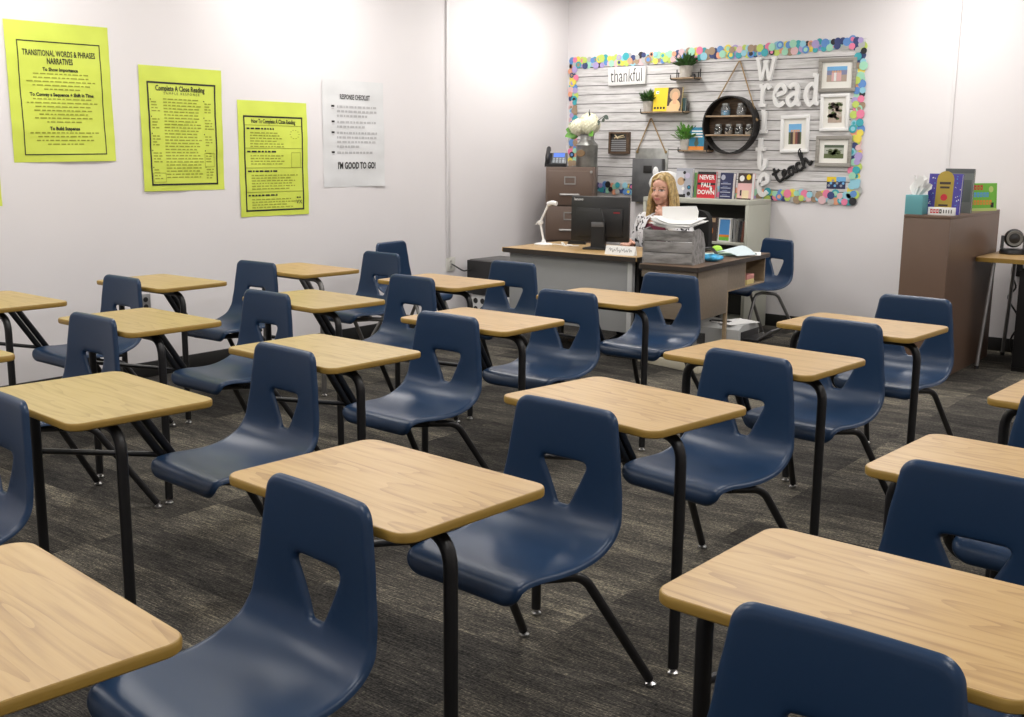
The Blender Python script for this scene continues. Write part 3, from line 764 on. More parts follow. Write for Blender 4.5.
# white letters
def ribbon(b, pts, wd, dp=.011, smooth=True):
    P = [(x, -dp, z) for x, z in pts]; P = spline(P, 6) if smooth and len(P) > 2 else [Vector(p) for p in P]
    return sweep(b, P, [(-wd/2, -dp), (wd/2, -dp), (wd/2, dp), (-wd/2, dp)], up=(0, 1, 0))
GL = {
 'W': ([[(.06, 1), (.28, .02)], [(.28, .02), (.5, .8)], [(.5, .8), (.72, .02)], [(.72, .02), (.94, 1)], [(-.06, 1), (.22, 1)], [(.36, .86), (.64, .86)], [(.78, 1), (1.06, 1)]], 0),
 'r': ([[(.3, 0), (.3, 1)], [(0, .02), (.62, .02)], [(.02, .98), (.3, .98)], [(.3, .62), (.48, .9), (.75, 1), (.98, .82)]], 1),
 'e': ([[(.14, .46), (.5, .56), (.9, .66), (.84, .9), (.5, 1), (.16, .8), (.05, .45), (.2, .1), (.55, 0), (.92, .16)]], 1),
 'a': ([[(.2, .82), (.42, .98), (.68, .93), (.76, .65), (.74, .3), (.8, .06), (1, .06)], [(.76, .58), (.42, .52), (.12, .3), (.26, .03), (.55, .06), (.75, .3)]], 1),
 'd': ([[(.78, 1), (.78, .3), (.8, .06), (1.02, .03)], [(.52, .97), (.78, .97)], [(.78, .56), (.5, .68), (.14, .52), (.08, .22), (.36, 0), (.66, .1), (.78, .26)]], 1),
 'i': ([[(.45, 0), (.45, 1)], [(0, .02), (.95, .02)], [(.08, .98), (.45, .98)]], 0),
 't': ([[(.42, 1), (.42, .5), (.44, .16), (.68, .02), (.95, .12), (1, .34)], [(0, .64), (.92, .64)]], 1)}
def letter(ch, x0, x1, z0, z1, label, wd=.034):
    b = B(); st, sm = GL[ch]; W_, H_ = x1-x0, z1-z0
    for k, s in enumerate(st):
        ribbon(b, [((u-.5)*(W_-wd), wd/2+v*(H_-wd)) for u, v in s], wd if len(s) > 2 or ch in 'Wi' and k < (4 if ch == 'W' else 1) else wd*.8, .016-.0004*k, bool(sm))
    o = obj('wooden_letter', b, WHITE, angle=30); o.location = ((x0+x1)/2, YW, z0)
    tag(o, label, 'letter', 'white wooden letters')
letter('W', -4.195, -4.005, 2.02, 2.225, 'white letter W at the top of the vertical word write', .027)
letter('r', -4.165, -4.035, 1.815, 2.012, 'white letter r shared by the crossing words read and write')
letter('e', -4.03, -3.895, 1.815, 2.012, 'white letter e in the level word read'); letter('a', -3.925, -3.765, 1.815, 2.015, 'white letter a in the level word read'); letter('d', -3.765, -3.612, 1.818, 2.09, 'white letter d ending the word read')
letter('i', -4.14, -4.04, 1.60, 1.806, 'white letter i under the r in the vertical word write'); letter('t', -4.17, -4.045, 1.295, 1.588, 'white letter t in the vertical word write'); letter('e', -4.13, -4.01, 1.083, 1.288, 'white letter e at the foot of the vertical word write')
# black script word
b = B(); k = 1.16; th = R(29); ct, st_ = math.cos(th), math.sin(th)
for s in ([(.018, .115), (.008, .055), (.018, .012), (.05, .016)], [(-.012, .078), (.05, .086)], [(.05, .016), (.085, .045), (.082, .066), (.062, .05), (.066, .012), (.105, .014)], [(.148, .06), (.118, .06), (.108, .03), (.122, .01), (.142, .028), (.152, .062), (.15, .02), (.17, .012)], [(.208, .055), (.186, .062), (.174, .035), (.186, .01), (.216, .016)], [(.226, .004), (.232, .06), (.252, .132), (.236, .128), (.228, .06), (.226, .01)], [(.228, .03), (.254, .066), (.264, .04), (.27, .012), (.296, .026)]):
    P = [(k*(x*ct-z*st_), -.012, k*(x*st_+z*ct)) for x, z in s]; tube(b, spline(P, 5) if len(P) > 2 else P, .0122, 0, 8)
o = obj('script_word', b, BPLAM); o.location = (-3.942, YW, 1.195); tag(o, 'black script cutout of the word teach sloping upward', 'word decoration')

# framed photographs
GFR = wood('grey_frame_wood', (.16, .145, .125), (.25, .235, .21), (.33, .315, .285), .6, rings=False)
MATB = pick('mat_board', (.80, .79, .74), .8)
def picture(label, x0, x1, z0, z1, m, fw, px, draw, inks, tilt=0):
    w_, h = x1-x0, z1-z0; t = thing('picture_frame', label, 'picture frame', ((x0+x1)/2, YW, z0), 0, 'framed photographs on the board'); t.rotation_euler = (0, R(tilt), 0)
    fr = B(); box(fr, -w_/2, w_/2, -.022, 0, 0, fw, .003); box(fr, -w_/2, w_/2, -.022, 0, h-fw, h, .003); box(fr, -w_/2, -w_/2+fw, -.0219, -.0001, fw*.9, h-fw*.9, .003); box(fr, w_/2-fw, w_/2, -.0219, -.0001, fw*.9, h-fw*.9, .003)
    obj('frame', fr, m, t); obj('mat_board', boxm(-w_/2+fw*.8, w_/2-fw*.8, -.008, -.002, fw*.8, h-fw*.8), MATB, t, smooth=False)
    b = B(); a0, a1, c0, c1 = px
    class V:  # unit square of the photo
        def q(s, u0, u1, v0, v1, mi, y=-.0086): quad(b, a0+(a1-a0)*u0, a0+(a1-a0)*u1, c0+(c1-c0)*v0, c0+(c1-c0)*v1, y, mi)
        def d(s, u, v, r, mi, sx=1.): Dsc(b, a0+(a1-a0)*u, c0+(c1-c0)*v, r, mi, -.0092, 10, sx)
    draw(V()); obj('photo', b, inks, t, smooth=False)
SEA, LSKY, SAND, GREN = pick('photo_sea', (.22, .24, .38)), pick('photo_sky', (.16, .42, .72)), pick('photo_sand', (.42, .33, .27)), pick('photo_green', (.10, .13, .05))
rp = random.Random(5)
def f1(V):
    V.q(0, 1, 0, .45, 0); V.q(0, 1, .45, .75, 1, -.0087); V.q(0, 1, .75, 1, 2)
    for u in (.3, .42, .55, .67): V.q(u-.06, u+.06, .05, .6, 3 if u != .42 else 4, -.0089); V.d(u, .66, .009, 5)
def f2(V):
    V.q(0, 1, 0, 1, 0); V.q(0, 1, .0, .3, 1, -.0087)
    for k in range(26): V.d(rp.uniform(.05, .95), rp.uniform(.15, .95), rp.uniform(.008, .018), rp.choice((1, 2, 3)), 1.3)
def f3(V):
    V.q(0, 1, 0, .6, 0); V.q(0, 1, .6, 1, 1)
    for u, c in ((.25, 2), (.45, 3), (.62, 4), (.8, 2)): V.q(u-.1, u+.1, 0, .6, c, -.0089); V.d(u, .66, .010, 5)
def f4(V):
    V.q(0, 1, 0, .35, 0); V.q(0, 1, .35, .8, 1); V.q(0, 1, .8, 1, 2)
    for k in range(9): V.d(rp.uniform(.3, .75), rp.uniform(.25, .6), .014, 0, 1.4)
    V.q(.1, .9, .55, .6, 2, -.0089)
picture('grey wood frame with a beach photo, topmost of the frames', -3.648, -3.338, 1.928, 2.192, GFR, .03, (-.085, .08, .08, .198), f1, [SAND, SEA, LSKY, PINKP, WH, FACE], 0)
picture('white frame with a palm photo under the grey beach frame', -3.610, -3.372, 1.624, 1.915, WHITE, .026, (-.055, .06, .065, .225), f2, [pick('photo_pale', (.50, .47, .40)), SAND, GREN, DKBR], -1)
picture('white frame with a group photo under blue sky, beside the black script word', -3.940, -3.692, 1.452, 1.752, WHITE, .028, (-.055, .055, .068, .23), f3, [GREN, LSKY, DKBR, TANP, pick('photo_maroon', (.24, .07, .06)), FACE], -1.5)
picture('grey wood frame with a dark green garden photo, lowest of the frames', -3.632, -3.334, 1.343, 1.587, GFR, .03, (-.08, .083, .066, .172), f4, [GREN, pick('photo_mist', (.42, .44, .38)), DKG, WH], 0)
b = B(); box(b, -.078, .078, -.0015, 0, 0, .095, mi=0); b.normal_update()
o = obj('photo_print', b, NAVY, smooth=False); b = B()
Q(b, -.078, .0, .055, .095, 0, -.002); Q(b, .0, .078, .06, .095, 1, -.002)
for k in range(8): Dsc(b, -.06+k*.017, .025+.02*(k % 3), .011, 1 if k % 2 else 2, -.0024)
o.location = (-3.449, YW, 1.168); tag(o, 'small unframed photo of a crowd pinned below the grey garden frame', 'photo'); obj('picture', b, [YEL, LSKY, pick('photo_grey', (.30, .31, .35))], o, smooth=False)

# ---------------------------------------------------------------- filing cabinet and what stands on it
FX0, FX1, FY0, FY1, FZ = 0, .43, 0, .55, 1.308
t = thing('filing_cabinet', 'tall brown four-drawer metal filing cabinet in the corner', 'filing cabinet', (-5.607, 8.064, 0), R(30.5)); hw = (FX1-FX0)/2
c = B(); box(c, -hw, hw, .02, FY1-FY0, .02, FZ, .006); obj('body', c, BROWNM, t)
for k in range(4):
    z0 = .05+k*.31; d = obj('drawer', boxm(-hw+.018, hw-.018, -.004, .03, z0, z0+.295, .004), BROWNM, t)
    lh = B(); box(lh, -.05, .05, -.009, -.004, z0+.178, z0+.188); box(lh, -.05, .05, -.009, -.004, z0+.238, z0+.248); box(lh, -.05, -.042, -.009, -.004, z0+.188, z0+.238); box(lh, .042, .05, -.009, -.004, z0+.188, z0+.238); obj('label_holder', lh, CHROME, d, smooth=False)
    hd = tubem([(-.085, -.004, z0+.09), (-.08, -.03, z0+.09), (.08, -.03, z0+.09), (.085, -.004, z0+.09)], .006, .012, 8); box(hd, -.085, .085, -.032, -.026, z0+.082, z0+.1, .002); obj('handle', hd, mat('satin_metal', (.42, .41, .40), .45, .7), d)
obj('lock', lathem([(0, -.012), (.012, -.012), (.012, .02)], (hw-.03, 0, FZ-.04), 12, 'y'), CHROME, t)
# milk can of flowers
t = thing('flower_can', 'galvanised milk can holding cream hydrangeas on the filing cabinet', 'flower vase', (-5.60, 8.31, FZ))
obj('can', lathem([(0, 0), (.092, 0), (.096, .006), (.096, .185), (.099, .19), (.096, .196), (.066, .228), (.06, .238), (.06, .275), (.07, .285), (.066, .285), (.056, .275), (.056, .22), (0, .22)], n=28), GALV, t)
obj('badge', prism(B(), [(.045*math.cos(2*math.pi*k/16), (.12+.03*math.sin(2*math.pi*k/16))) for k in range(16)], -.103, -.094, 'y'), mat('rust_badge', (.22, .14, .07), .7), t)
rh = random.Random(11)
for c, r_ in (((-.075, -.03, .345), .085), ((.05, -.035, .36), .09), ((-.015, .05, .40), .08)):
    b = B(); c = Vector(c)
    for k in range(150):
        zz = 1-2*(k+.5)/150; a = k*2.39996; d = Vector((math.sqrt(1-zz*zz)*math.cos(a), math.sqrt(1-zz*zz)*math.sin(a), zz*.85)); p = c+d*r_*rh.uniform(.88, 1.05)
        s1 = d.cross(Vector((.3, .2, .9))).normalized(); s2 = d.cross(s1); q = .013
        for u, v in ((s1, s2), (s2, -s1), (-s1, -s2), (-s2, s1)):
            b.faces.new([b.verts.new(x) for x in (p, p+(u*1.0+v*.15)*q+d*.004, p+(u+v)*q*.8+d*.003, p+(v*1.0+u*.15)*q+d*.004)])
    ico(b, c, r_*.9, 2); obj('flower_head', b, PETAL, t, smooth=False)
def leafbm(b, p, d, L, w_, droop=.2):
    p, d = Vector(p), Vector(d).normalized(); s = d.cross(Vector((.25, -1, .35))).normalized()*w_; rows = []
    for k in range(6):
        u = k/5; q = p+d*L*u-Vector((0, 0, droop*L*u*u)); ww = math.sin(math.pi*min(1, u*.9+.08))**.8; rows.append([b.verts.new(q-s*ww+Vector((0, 0, .12*w_*ww))), b.verts.new(q), b.verts.new(q+s*ww+Vector((0, 0, .12*w_*ww)))])
    for r0, r1 in zip(rows, rows[1:]):
        for k in range(2): b.faces.new((r0[k], r0[k+1], r1[k+1], r1[k]))
for p, d, L, w_ in (((-.06, -.05, .30), (-1, -.3, .5), .13, .045), ((-.06, -.05, .30), (-.9, -.6, -.1), .12, .04), ((-.07, -.02, .29), (-1, .1, -.2), .10, .04), ((.06, -.06, .30), (.8, -.6, -.1), .10, .03), ((-.05, -.06, .30), (-1, -.2, 1.2), .14, .04)):
    b = B(); leafbm(b, p, d, L, w_); obj('leaf', b, LEAFB, t)
b = B(); tube(b, [(.05, 0, .30), (.12, -.02, .40), (.19, -.03, .44)], .003, .05, 6); tube(b, [(.0, 0, .30), (.03, -.03, .42), (.04, -.03, .50)], .003, .05, 6)
for p, d in (((.12, -.02, .40), (.5, -.5, -.4)), ((.17, -.03, .40), (.8, -.4, .3)), ((.19, -.03, .44), (1, -.1, -.3)), ((.02, -.02, .40), (-.8, -.5, -.1)), ((.035, -.03, .45), (.5, -.5, .5)), ((.1, -.02, .33), (.6, -.7, .2))): leafbm(b, p, d, .055, .02)
obj('twig', b, mat('dusky_leaf', (.05, .07, .055), .6), t)
# desk phone
t = thing('desk_phone', 'black desk phone with a blue lit screen on the filing cabinet', 'phone', (-5.80, 8.12, FZ), R(30))
b = B(); prism(b, [(-.06, 0), (.09, 0), (.085, .11), (.065, .12), (-.06, .022)], -.095, .095, 'x'); obj('base', b, BPLA, t, smooth=False)
tl = Matrix.Translation((0.02, -.058, .024)) @ Matrix.Rotation(R(38), 4, 'X')
obj('keypad_panel', boxm(-.058, .074, 0, .15, -.004, .010, .004, mtx=tl), mat('phone_grey', (.09, .10, .11), .4), t)
obj('screen', boxm(-.044, .055, .085, .14, .0101, .013, mtx=tl), mat('phone_screen', (.05, .10, .35), .3, emit=(.12, .25, .85), estr=.6), t, smooth=False)
for i in range(4):
    for j in range(3): obj('key', boxm(-.046+i*.028, -.028+i*.028, .008+j*.024, .022+j*.024, .0101, .014, mtx=tl), mat('key_grey', (.30, .33, .36), .5), t, smooth=False)
hs = tubem([(-.072, -.055, .05), (-.072, -.06, .085), (-.072, .0, .125), (-.072, .06, .165), (-.072, .075, .14)], .019, .025, 10); obj('handset', hs, BPLA, t)

# ---------------------------------------------------------------- putty bookcase and the books
KX0, KX1, KY0, KY1, KZ = -4.98, -3.99, 8.27, 8.69, 1.068
t = thing('metal_bookcase', 'putty coloured metal bookcase with face-out books on top', 'bookcase', ((KX0+KX1)/2, KY0, 0)); hw = (KX1-KX0)/2; dp = KY1-KY0
obj('top_panel', boxm(-hw, hw, 0, dp, KZ-.04, KZ, .003), BEIGEM, t)
for s in (-1, 1): obj('side_panel', boxm(min(s*hw, s*(hw-.03)), max(s*hw, s*(hw-.03)), .001, dp, 0, KZ-.0405, .002), BEIGEM, t)
obj('back_panel', boxm(-hw+.031, hw-.031, dp-.02, dp-.001, .03, KZ-.041), mat('dark_back', (.05, .05, .045), .7), t, smooth=False)
for z in (.70, .37, .05): obj('shelf_board', boxm(-hw+.031, hw-.031, .004, dp-.021, z, z+.02, .002), BEIGEM, t)
TOPB, SHB = 'face-out books along the bookcase top', 'books on the bookcase shelf'
def dg(b, w_, h):
    Q(b, -w_/2, 0, h*.1, h*.9, 0); Dsc(b, -.03, h*.55, .035, 1); Dsc(b, .03, h*.75, .025, 2); Dsc(b, .05, h*.35, .018, 3); Dsc(b, .05, h*.35, .012, 4, -.0012); Dsc(b, .05, h*.13, .018, 3); Dsc(b, 0, h*.85, .014, 3); Dsc(b, 0, h*.6, .012, 3); Dsc(b, -.005, h*.3, .014, 5); Q(b, -w_/2, .02, 0, h*.12, 3)
book('grey book with round badges on its cover atop the bookcase', -4.757, -4.598, 8.42, KZ, .245, .03, GREYP, dg, [pick('print_mist', (.55, .56, .60)), TANP, pick('print_lav', (.50, .46, .58)), INK, TEAL, WH], 0, 4, TOPB)
def dr(b, w_, h):
    Q(b, -w_/2, w_/2, h*.89, h, 0); Q(b, -w_/2, w_/2, h*.50, h*.58, 0)
    for k, s in enumerate(('NEVER', 'FALL', 'DOWN')): text(b, s, .05, 0, h*(.76-.27*k)+(0 if k else .004), -.001, sx=.95, mi=1, bold=.0015)
    Dsc(b, .045, h*.36, .018, 0); Dsc(b, .045, h*.36, .012, 1, -.0013)
book('red book whose white title reads never fall down', -4.548, -4.378, 8.42, KZ, .22, .028, RED, dr, [INK, WH], 0, 4, TOPB)
book('thin green book between the grey and red ones', -4.594, -4.568, 8.45, KZ, .21, .02, pick('print_leaf', (.14, .32, .10)), None, None, 0, 2, TOPB)
def dn(b, w_, h):
    Dsc(b, -w_/2+.03, h*.82, .022, 0); 
    for k in range(4): Q(b, -w_/2+.01, w_/2-.02, h*(.08+.16*k), h*(.11+.16*k), 0); Q(b, -w_/2+.03, w_/2-.05, h*(.13+.16*k), h*(.17+.16*k), 1)
book('navy book with pale handwritten lines atop the bookcase', -4.345, -4.215, 8.42, KZ, .215, .045, NAVY, dn, [pick('print_pale', (.42, .44, .52)), pick('print_slate', (.12, .14, .26))], -8, 4, TOPB)
def dp_(b, w_, h):
    Q(b, -w_/2, w_/2, h*.62, h, 0); Dsc(b, -.03, h*.8, .024, 1); Dsc(b, .035, h*.85, .022, 2); Q(b, -.02, .045, .01, h*.35, 3); Q(b, -.04, -.025, h*.14, h*.36, 4); Q(b, -w_/2, w_/2, 0, h*.05, 0)
book('pink and brown book with two round seals, last on the bookcase top', -4.182, -4.045, 8.42, KZ, .215, .045, PINKP, dp_, [DKBR, WH, YEL, pick('print_cream', (.75, .62, .40)), INK], -8, 4, TOPB)
book('black and white patterned book half hidden behind the teacher\'s hair', -4.80, -4.765, 8.46, KZ, .17, .03, PRINT, None, None, 0, 2, TOPB)
b = B(); ico(b, (0, 0, .105), .15, 3, (1.1, .55, .72), jit=.02)
ico(b, (-.10, -.01, .20), .035, 2, (.8, .6, 1.4)); o = obj('white_cushion', b, mat('white_plush', (.72, .72, .72), .95), angle=180); o.location = (-4.955+.06, 8.5, KZ+.004); tag(o, 'rounded soft white cushion on the bookcase behind the teacher\'s head', 'cushion')
# lower shelf
def dor(b, w_, h): Dsc(b, 0, h*.42, .05, 0, sx=.9); Q(b, -.06, .06, h*.78, h*.95, 1); Dsc(b, 0, h*.45, .02, 1, -.0013); Q(b, -.03, .03, h*.2, h*.26, 2, -.0014)
book('black book with a glowing orange jar on its cover, on the shelf', -4.46, -4.30, 8.33, .7205, .20, .02, DKBR, dor, [ORG, TANP, YEL], 0, 5, SHB)
def dbl(b, w_, h): Q(b, -w_/2+.012, w_/2-.012, h*.3, h*.94, 0); Q(b, -w_/2+.012, w_/2-.012, h*.05, h*.2, 1); Q(b, -w_/2+.012, w_/2-.012, h*.2, h*.3, 2)
book('white-edged book with blue and green cover, on the shelf', -4.29, -4.175, 8.33, .7205, .195, .03, WH, dbl, [SKY, GRN, ORG], 0, 5, SHB)
for k, (x, h, c, l) in enumerate([(-4.155, .19, (.30, .30, .30), 'grey book spine beside the white-edged book'), (-4.128, .175, (.22, .21, .2), 'darker grey book spine in the shelf gap')]):
    book(l, x-.01, x+.01, 8.36, .7205, h, .15, pick('spine_%s' % 'ab'[k], c), None, None, 0, 0, SHB)
for k, (x, c, l) in enumerate([(-4.095, (.03, .03, .035), 'black book leaning on the shelf end'), (-4.065, (.16, .06, .04), 'dark red book leaning next to the black one'), (-4.04, (.35, .28, .2), 'tan book leaning at the bookcase side')]):
    o = book(l, x-.012, x+.012, 8.36, .7225, .17, .14, pick('leaner_%s' % 'abc'[k], c), None, None, 0, 0, SHB); o.rotation_euler = (0, R(6), 0); o.location.x -= .017; o.location.z += .001
o = obj('cup', lathem([(0, 0), (.045, 0), (.05, .15), (.046, .15), (.042, .01), (0, .01)], n=20), pick('teal_glaze', (.03, .22, .25), .3)); o.location = (-4.53, 8.36, .7205); tag(o, 'teal cup on the shelf beside the orange-jar book', 'cup')

# ---------------------------------------------------------------- grey metal teacher desk
GX0, GX1, GY0, GY1, GZ = -5.125, -3.945, 6.49, 7.24, .74
t = thing('metal_desk', 'grey metal teacher desk with oak top and dark edge', 'desk', ((GX0+GX1)/2, GY0, 0)); hw = (GX1-GX0)/2; dp = GY1-GY0
obj('desktop', boxm(-hw+.003, hw-.003, .003, dp-.003, GZ-.03, GZ, .002), OAK, t)
e = B(); prism(e, rrect(-hw, hw, 0, dp, .02, 4), GZ-.036, GZ-.002); obj('edge_band', e, DKEDGE, t)
pn = B(); box(pn, -hw+.035, hw-.10, .055, .075, .20, GZ-.037, .003); box(pn, -hw+.25, -hw+.253, .053, .056, .20, GZ-.037); obj('modesty_panel', pn, GREYM, t)
obj('end_panel', boxm(hw-.10, hw-.06, .045, .085, .12, GZ-.037, .004), mat('pale_grey_metal', (.5, .505, .51), .4), t)
for s in (-1,):
    x0, x1 = (-hw+.04, -hw+.40)
    pd = obj('pedestal', boxm(x0, x1, .09, dp-.04, .20, GZ-.037, .004), GREYM, t)
    for k in range(2):
        dr_ = boxm(x0+.012, x1-.012, dp-.042, dp-.025, .215+k*.25, .45+k*.25, .003); box(dr_, (x0+x1)/2-.06, (x0+x1)/2+.06, dp-.026, dp-.012, .33+k*.25, .345+k*.25, .003); obj('drawer', dr_, GREYM, pd)
    for y in (.11, dp-.08):
        for x in (x0+.03, x1-.03, hw-.08): obj('leg', boxm(x-.018, x+.018, y, y+.036, 0, .1995 if x < 0 else GZ-.037), BPLA, t, smooth=False)
# desk lamp
t = thing('desk_lamp', 'slim white jointed desk lamp on the grey desk', 'lamp', (-5.02, 6.88, GZ))
obj('base', lathem([(0, 0), (.072, 0), (.074, .006), (.06, .012), (.02, .016), (.012, .04), (0, .04)], n=24), WHITE, t)
obj('lower_arm', tubem([(0, 0, .03), (-.03, -.005, .165)], .0085, 0, 10), WHITE, t)
j = lathem([(0, -.018), (.017, -.016), (.017, .016), (0, .018)], (-.03, -.005, .168), 12, 'y'); tube(j, [(-.03, -.02, .168), (-.055, -.02, .165), (-.058, -.02, .15)], .005, .01, 6); obj('joint', j, WHITE, t)
obj('upper_arm', tubem([(-.03, -.005, .17), (.035, .01, .312)], .0085, 0, 10), WHITE, t)
hd = B(); tube(hd, [(.03, .01, .31), (.07, .01, .322), (.108, .012, .315)], .018, .02, 10, scale=None); obj('lamp_head', hd, WHITE, t)
b = tubem(spline([(.0, 0, 0), (.05, -.03, .012), (.11, .02, .004), (.06, .05, .02), (.13, -.02, .004), (.17, .03, .006), (.10, .06, .004), (.19, .01, .004), (.22, .05, .004)], 6), .0042, 0, 6)
o = obj('cable', b, WHITE); o.location = (-4.93, 6.86, GZ+.004); tag(o, 'white cable coiled beside the desk lamp', 'cable')
o = obj('stapler', prism(B(), [(-.07, 0), (.07, 0), (.07, .015), (.06, .035), (-.05, .028), (-.07, .012)], -.016, .016, 'y'), BPLA); o.location = (-4.86, 7.10, GZ); o.rotation_euler = (0, 0, R(20)); tag(o, 'small black stapler behind the white cable', 'stapler')
# monitor seen from behind
t = thing('computer_monitor', 'black computer monitor seen from behind on the grey desk', 'monitor', (-4.49, 6.84, GZ)); t.rotation_euler = (0, 0, R(14))
obj('base', boxm(-.10, .10, -.075, .12, 0, .014, .005), BPLA, t); st = B(); prism(st, [(-.055, .012), (.055, .012), (.05, .20), (-.05, .20)], -.02, .012, 'y'); obj('stand', st, BPLA, t, smooth=False)
obj('stand_clip', boxm(-.05, .05, -.028, -.02, .165, .20, .003), mat('mid_grey_plastic', (.12, .12, .125), .4), t)
m_ = B(); box(m_, -.225, .225, .012, .05, .055, .385, .008); box(m_, -.18, .18, -.001, .013, .09, .30, .006); obj('housing', m_, BPLA, t)
obj('screen', boxm(-.212, .212, .0501, .053, .075, .37), mat('screen_black', (.01, .012, .02), .15), t, smooth=False)
b = B(); text(b, 'lenovo', .026, -.165, .362, .0112, bold=.0008); obj('logo', b, pick('logo_white', (.6, .6, .6)), t, smooth=False)
b = B(); Q(b, .11, .16, .265, .275, 0, -.0016); obj('sticker', b, pick('red_sticker', (.25, .01, .02)), t, smooth=False)
b = tubem(spline([(.02, -.03, .30), (.06, -.05, .18), (.05, -.05, .06), (.10, -.04, .006), (.16, -.02, .006)], 6), .005, 0, 8); obj('cable', b, BPLA, t)
# name plate
t = thing('name_plate', 'white name plate with black handwriting on the grey desk edge', 'name plate', (-4.135, 6.565, GZ), R(3))
b = B(); prism(b, [(0, 0), (.045, 0), (.026, .062)], -.118, .118, 'x'); obj('plate', b, WHITE, t, smooth=False)
b = B(); pts = []
for k in range(27): pts.append((-.09+k*.007, .014-.0035-.0, .032+.012*math.sin(k*2.3)+.006*math.sin(k*.9)))
tube(b, spline([(x, .42*z-.0015, z) for x, _, z in pts], 3), .0014, 0, 5); obj('handwriting', b, mat('grey_pen', (.16, .16, .17), .6), t)
# ---------------------------------------------------------------- wood return desk (turned a few degrees)
wd = thing('wood_desk', 'dark-topped wood desk set crosswise to the grey one, with open cubby', 'desk', (-3.395, 6.34, 0), R(4.5)); WW, WL, WZ = .43, 1.33, .72
tp = B(); prism(tp, rrect(-WW+.003, -.003, .003, WL-.003, .02, 4), WZ-.026, WZ); obj('desktop', tp, WALNUT, wd)
e = B(); prism(e, rrect(-WW, 0, 0, WL, .022, 4), WZ-.03, WZ-.002); obj('edge_band', e, DKEDGE, wd)
obj('apron', boxm(-WW+.02, -.02, .02, .035, WZ-.085, WZ-.031, .002), TAUPE, wd)
obj('side_panel', boxm(-.038, -.02, .06, .56, .36, WZ-.031, .002), TAUPE, wd)
obj('front_panel', boxm(-WW+.03, -.039, .06, .078, .36, WZ-.086, .002), TAUPE, wd)
cb = obj('cubby', boxm(-.40, -.03, .561, 1.30, .50, .512, .002), MAPLE, wd)
obj('cubby_divider', boxm(-.36, -.03, .90, .915, .5125, WZ-.031), MAPLE, cb, smooth=False); obj('cubby_end', boxm(-.40, -.03, 1.285, 1.30, .5125, WZ-.031), MAPLE, cb, smooth=False); obj('cubby_back', boxm(-.40, -.39, .5615, 1.28, .5125, WZ-.031), TAUPE, cb, smooth=False); obj('cubby_front', boxm(-.05, -.03, .561, .90, .5125, WZ-.031), TAUPE, cb, smooth=False)
for x in (-.39, -.06): obj('leg', boxm(x-.015, x+.015, .03, .0595, 0, .60), BPLA, wd, smooth=False)
obj('end_post', boxm(-.045, -.022, .5605, .585, 0, .4995), MAPLE, wd, smooth=False); obj('leg', boxm(-.39, -.36, 1.26, 1.29, 0, .4995), BPLA, wd, smooth=False)
def onwd(x, y, z=WZ):
    a = R(4.5); return (-3.395+x*math.cos(a)-y*math.sin(a), 6.34+x*math.sin(a)+y*math.cos(a), z)
# paper organizer
t = thing('paper_organizer', 'weathered grey wood paper sorter standing on the wood desk corner', 'paper tray', onwd(-.262, .10), R(11)); 
for s in (-1, 1):
    b = B(); prism(b, [(0, 0), (.25, 0), (.25, .12), (.20, .20), (.11, .235), (0, .225)], s*.172-.006, s*.172+.006, 'x'); obj('side_panel', b, GREYWOOD, t, smooth=False)
for k in range(3): obj('front_board', boxm(-.166, .166, 0, .012, .002+k*.075, .073+k*.075, .002), GREYWOOD, t)
for k in range(3): obj('tray', boxm(-.166, .166,   .0125, .245, .004+k*.075, .012+k*.075), GREYWOOD, t, smooth=False)
obj('back_board', boxm(-.166, .166, .2365, .248, .013, .12), GREYWOOD, t, smooth=False)
rr = random.Random(3); bx, by, bz = onwd(-.262, .10, WZ+.237)
for k in range(9):
    b = B(); n = 8; lift = .0035*k; sk = rr.uniform(-8, 8); curl = .05+.012*k
    g = [[b.verts.new((-.14+.28*i/n, -.02+.22*j/n, lift+curl*(max(0, (.55-i/n))**2)*(1.2-j/n)+.03*j/n)) for j in range(n+1)] for i in range(n+1)]
    for i in range(n):
        for j in range(n): b.faces.new((g[i][j], g[i+1][j], g[i+1][j+1], g[i][j+1]))
    top_ = bmesh.ops.extrude_face_region(b, geom=b.faces[:]); bmesh.ops.translate(b, vec=(0, 0, .0022), verts=[v for v in top_['geom'] if isinstance(v, bmesh.types.BMVert)])
    o = obj('paper_sheaf', b, PAPER); o.location = (bx+.01+rr.uniform(-.02, .02), by+.02, bz+.002); o.rotation_euler = (0, R(-2), R(sk)); tag(o, 'white loose sheets heaped and curling on top of the paper sorter', 'papers', 'sheets heaped on the paper sorter')
b = B(); prism(b, [(-.12, 0), (.12, 0), (.126, .07), (.11, .105), (-.126, .095)], -.004, .004, 'y'); o = obj('paper_folder', b, PAPER, smooth=False); o.location = (bx+.015, by+.12, bz+.04); o.rotation_euler = (0, 0, R(11)); tag(o, 'white folder standing upright among the sheets in the paper sorter', 'folder')
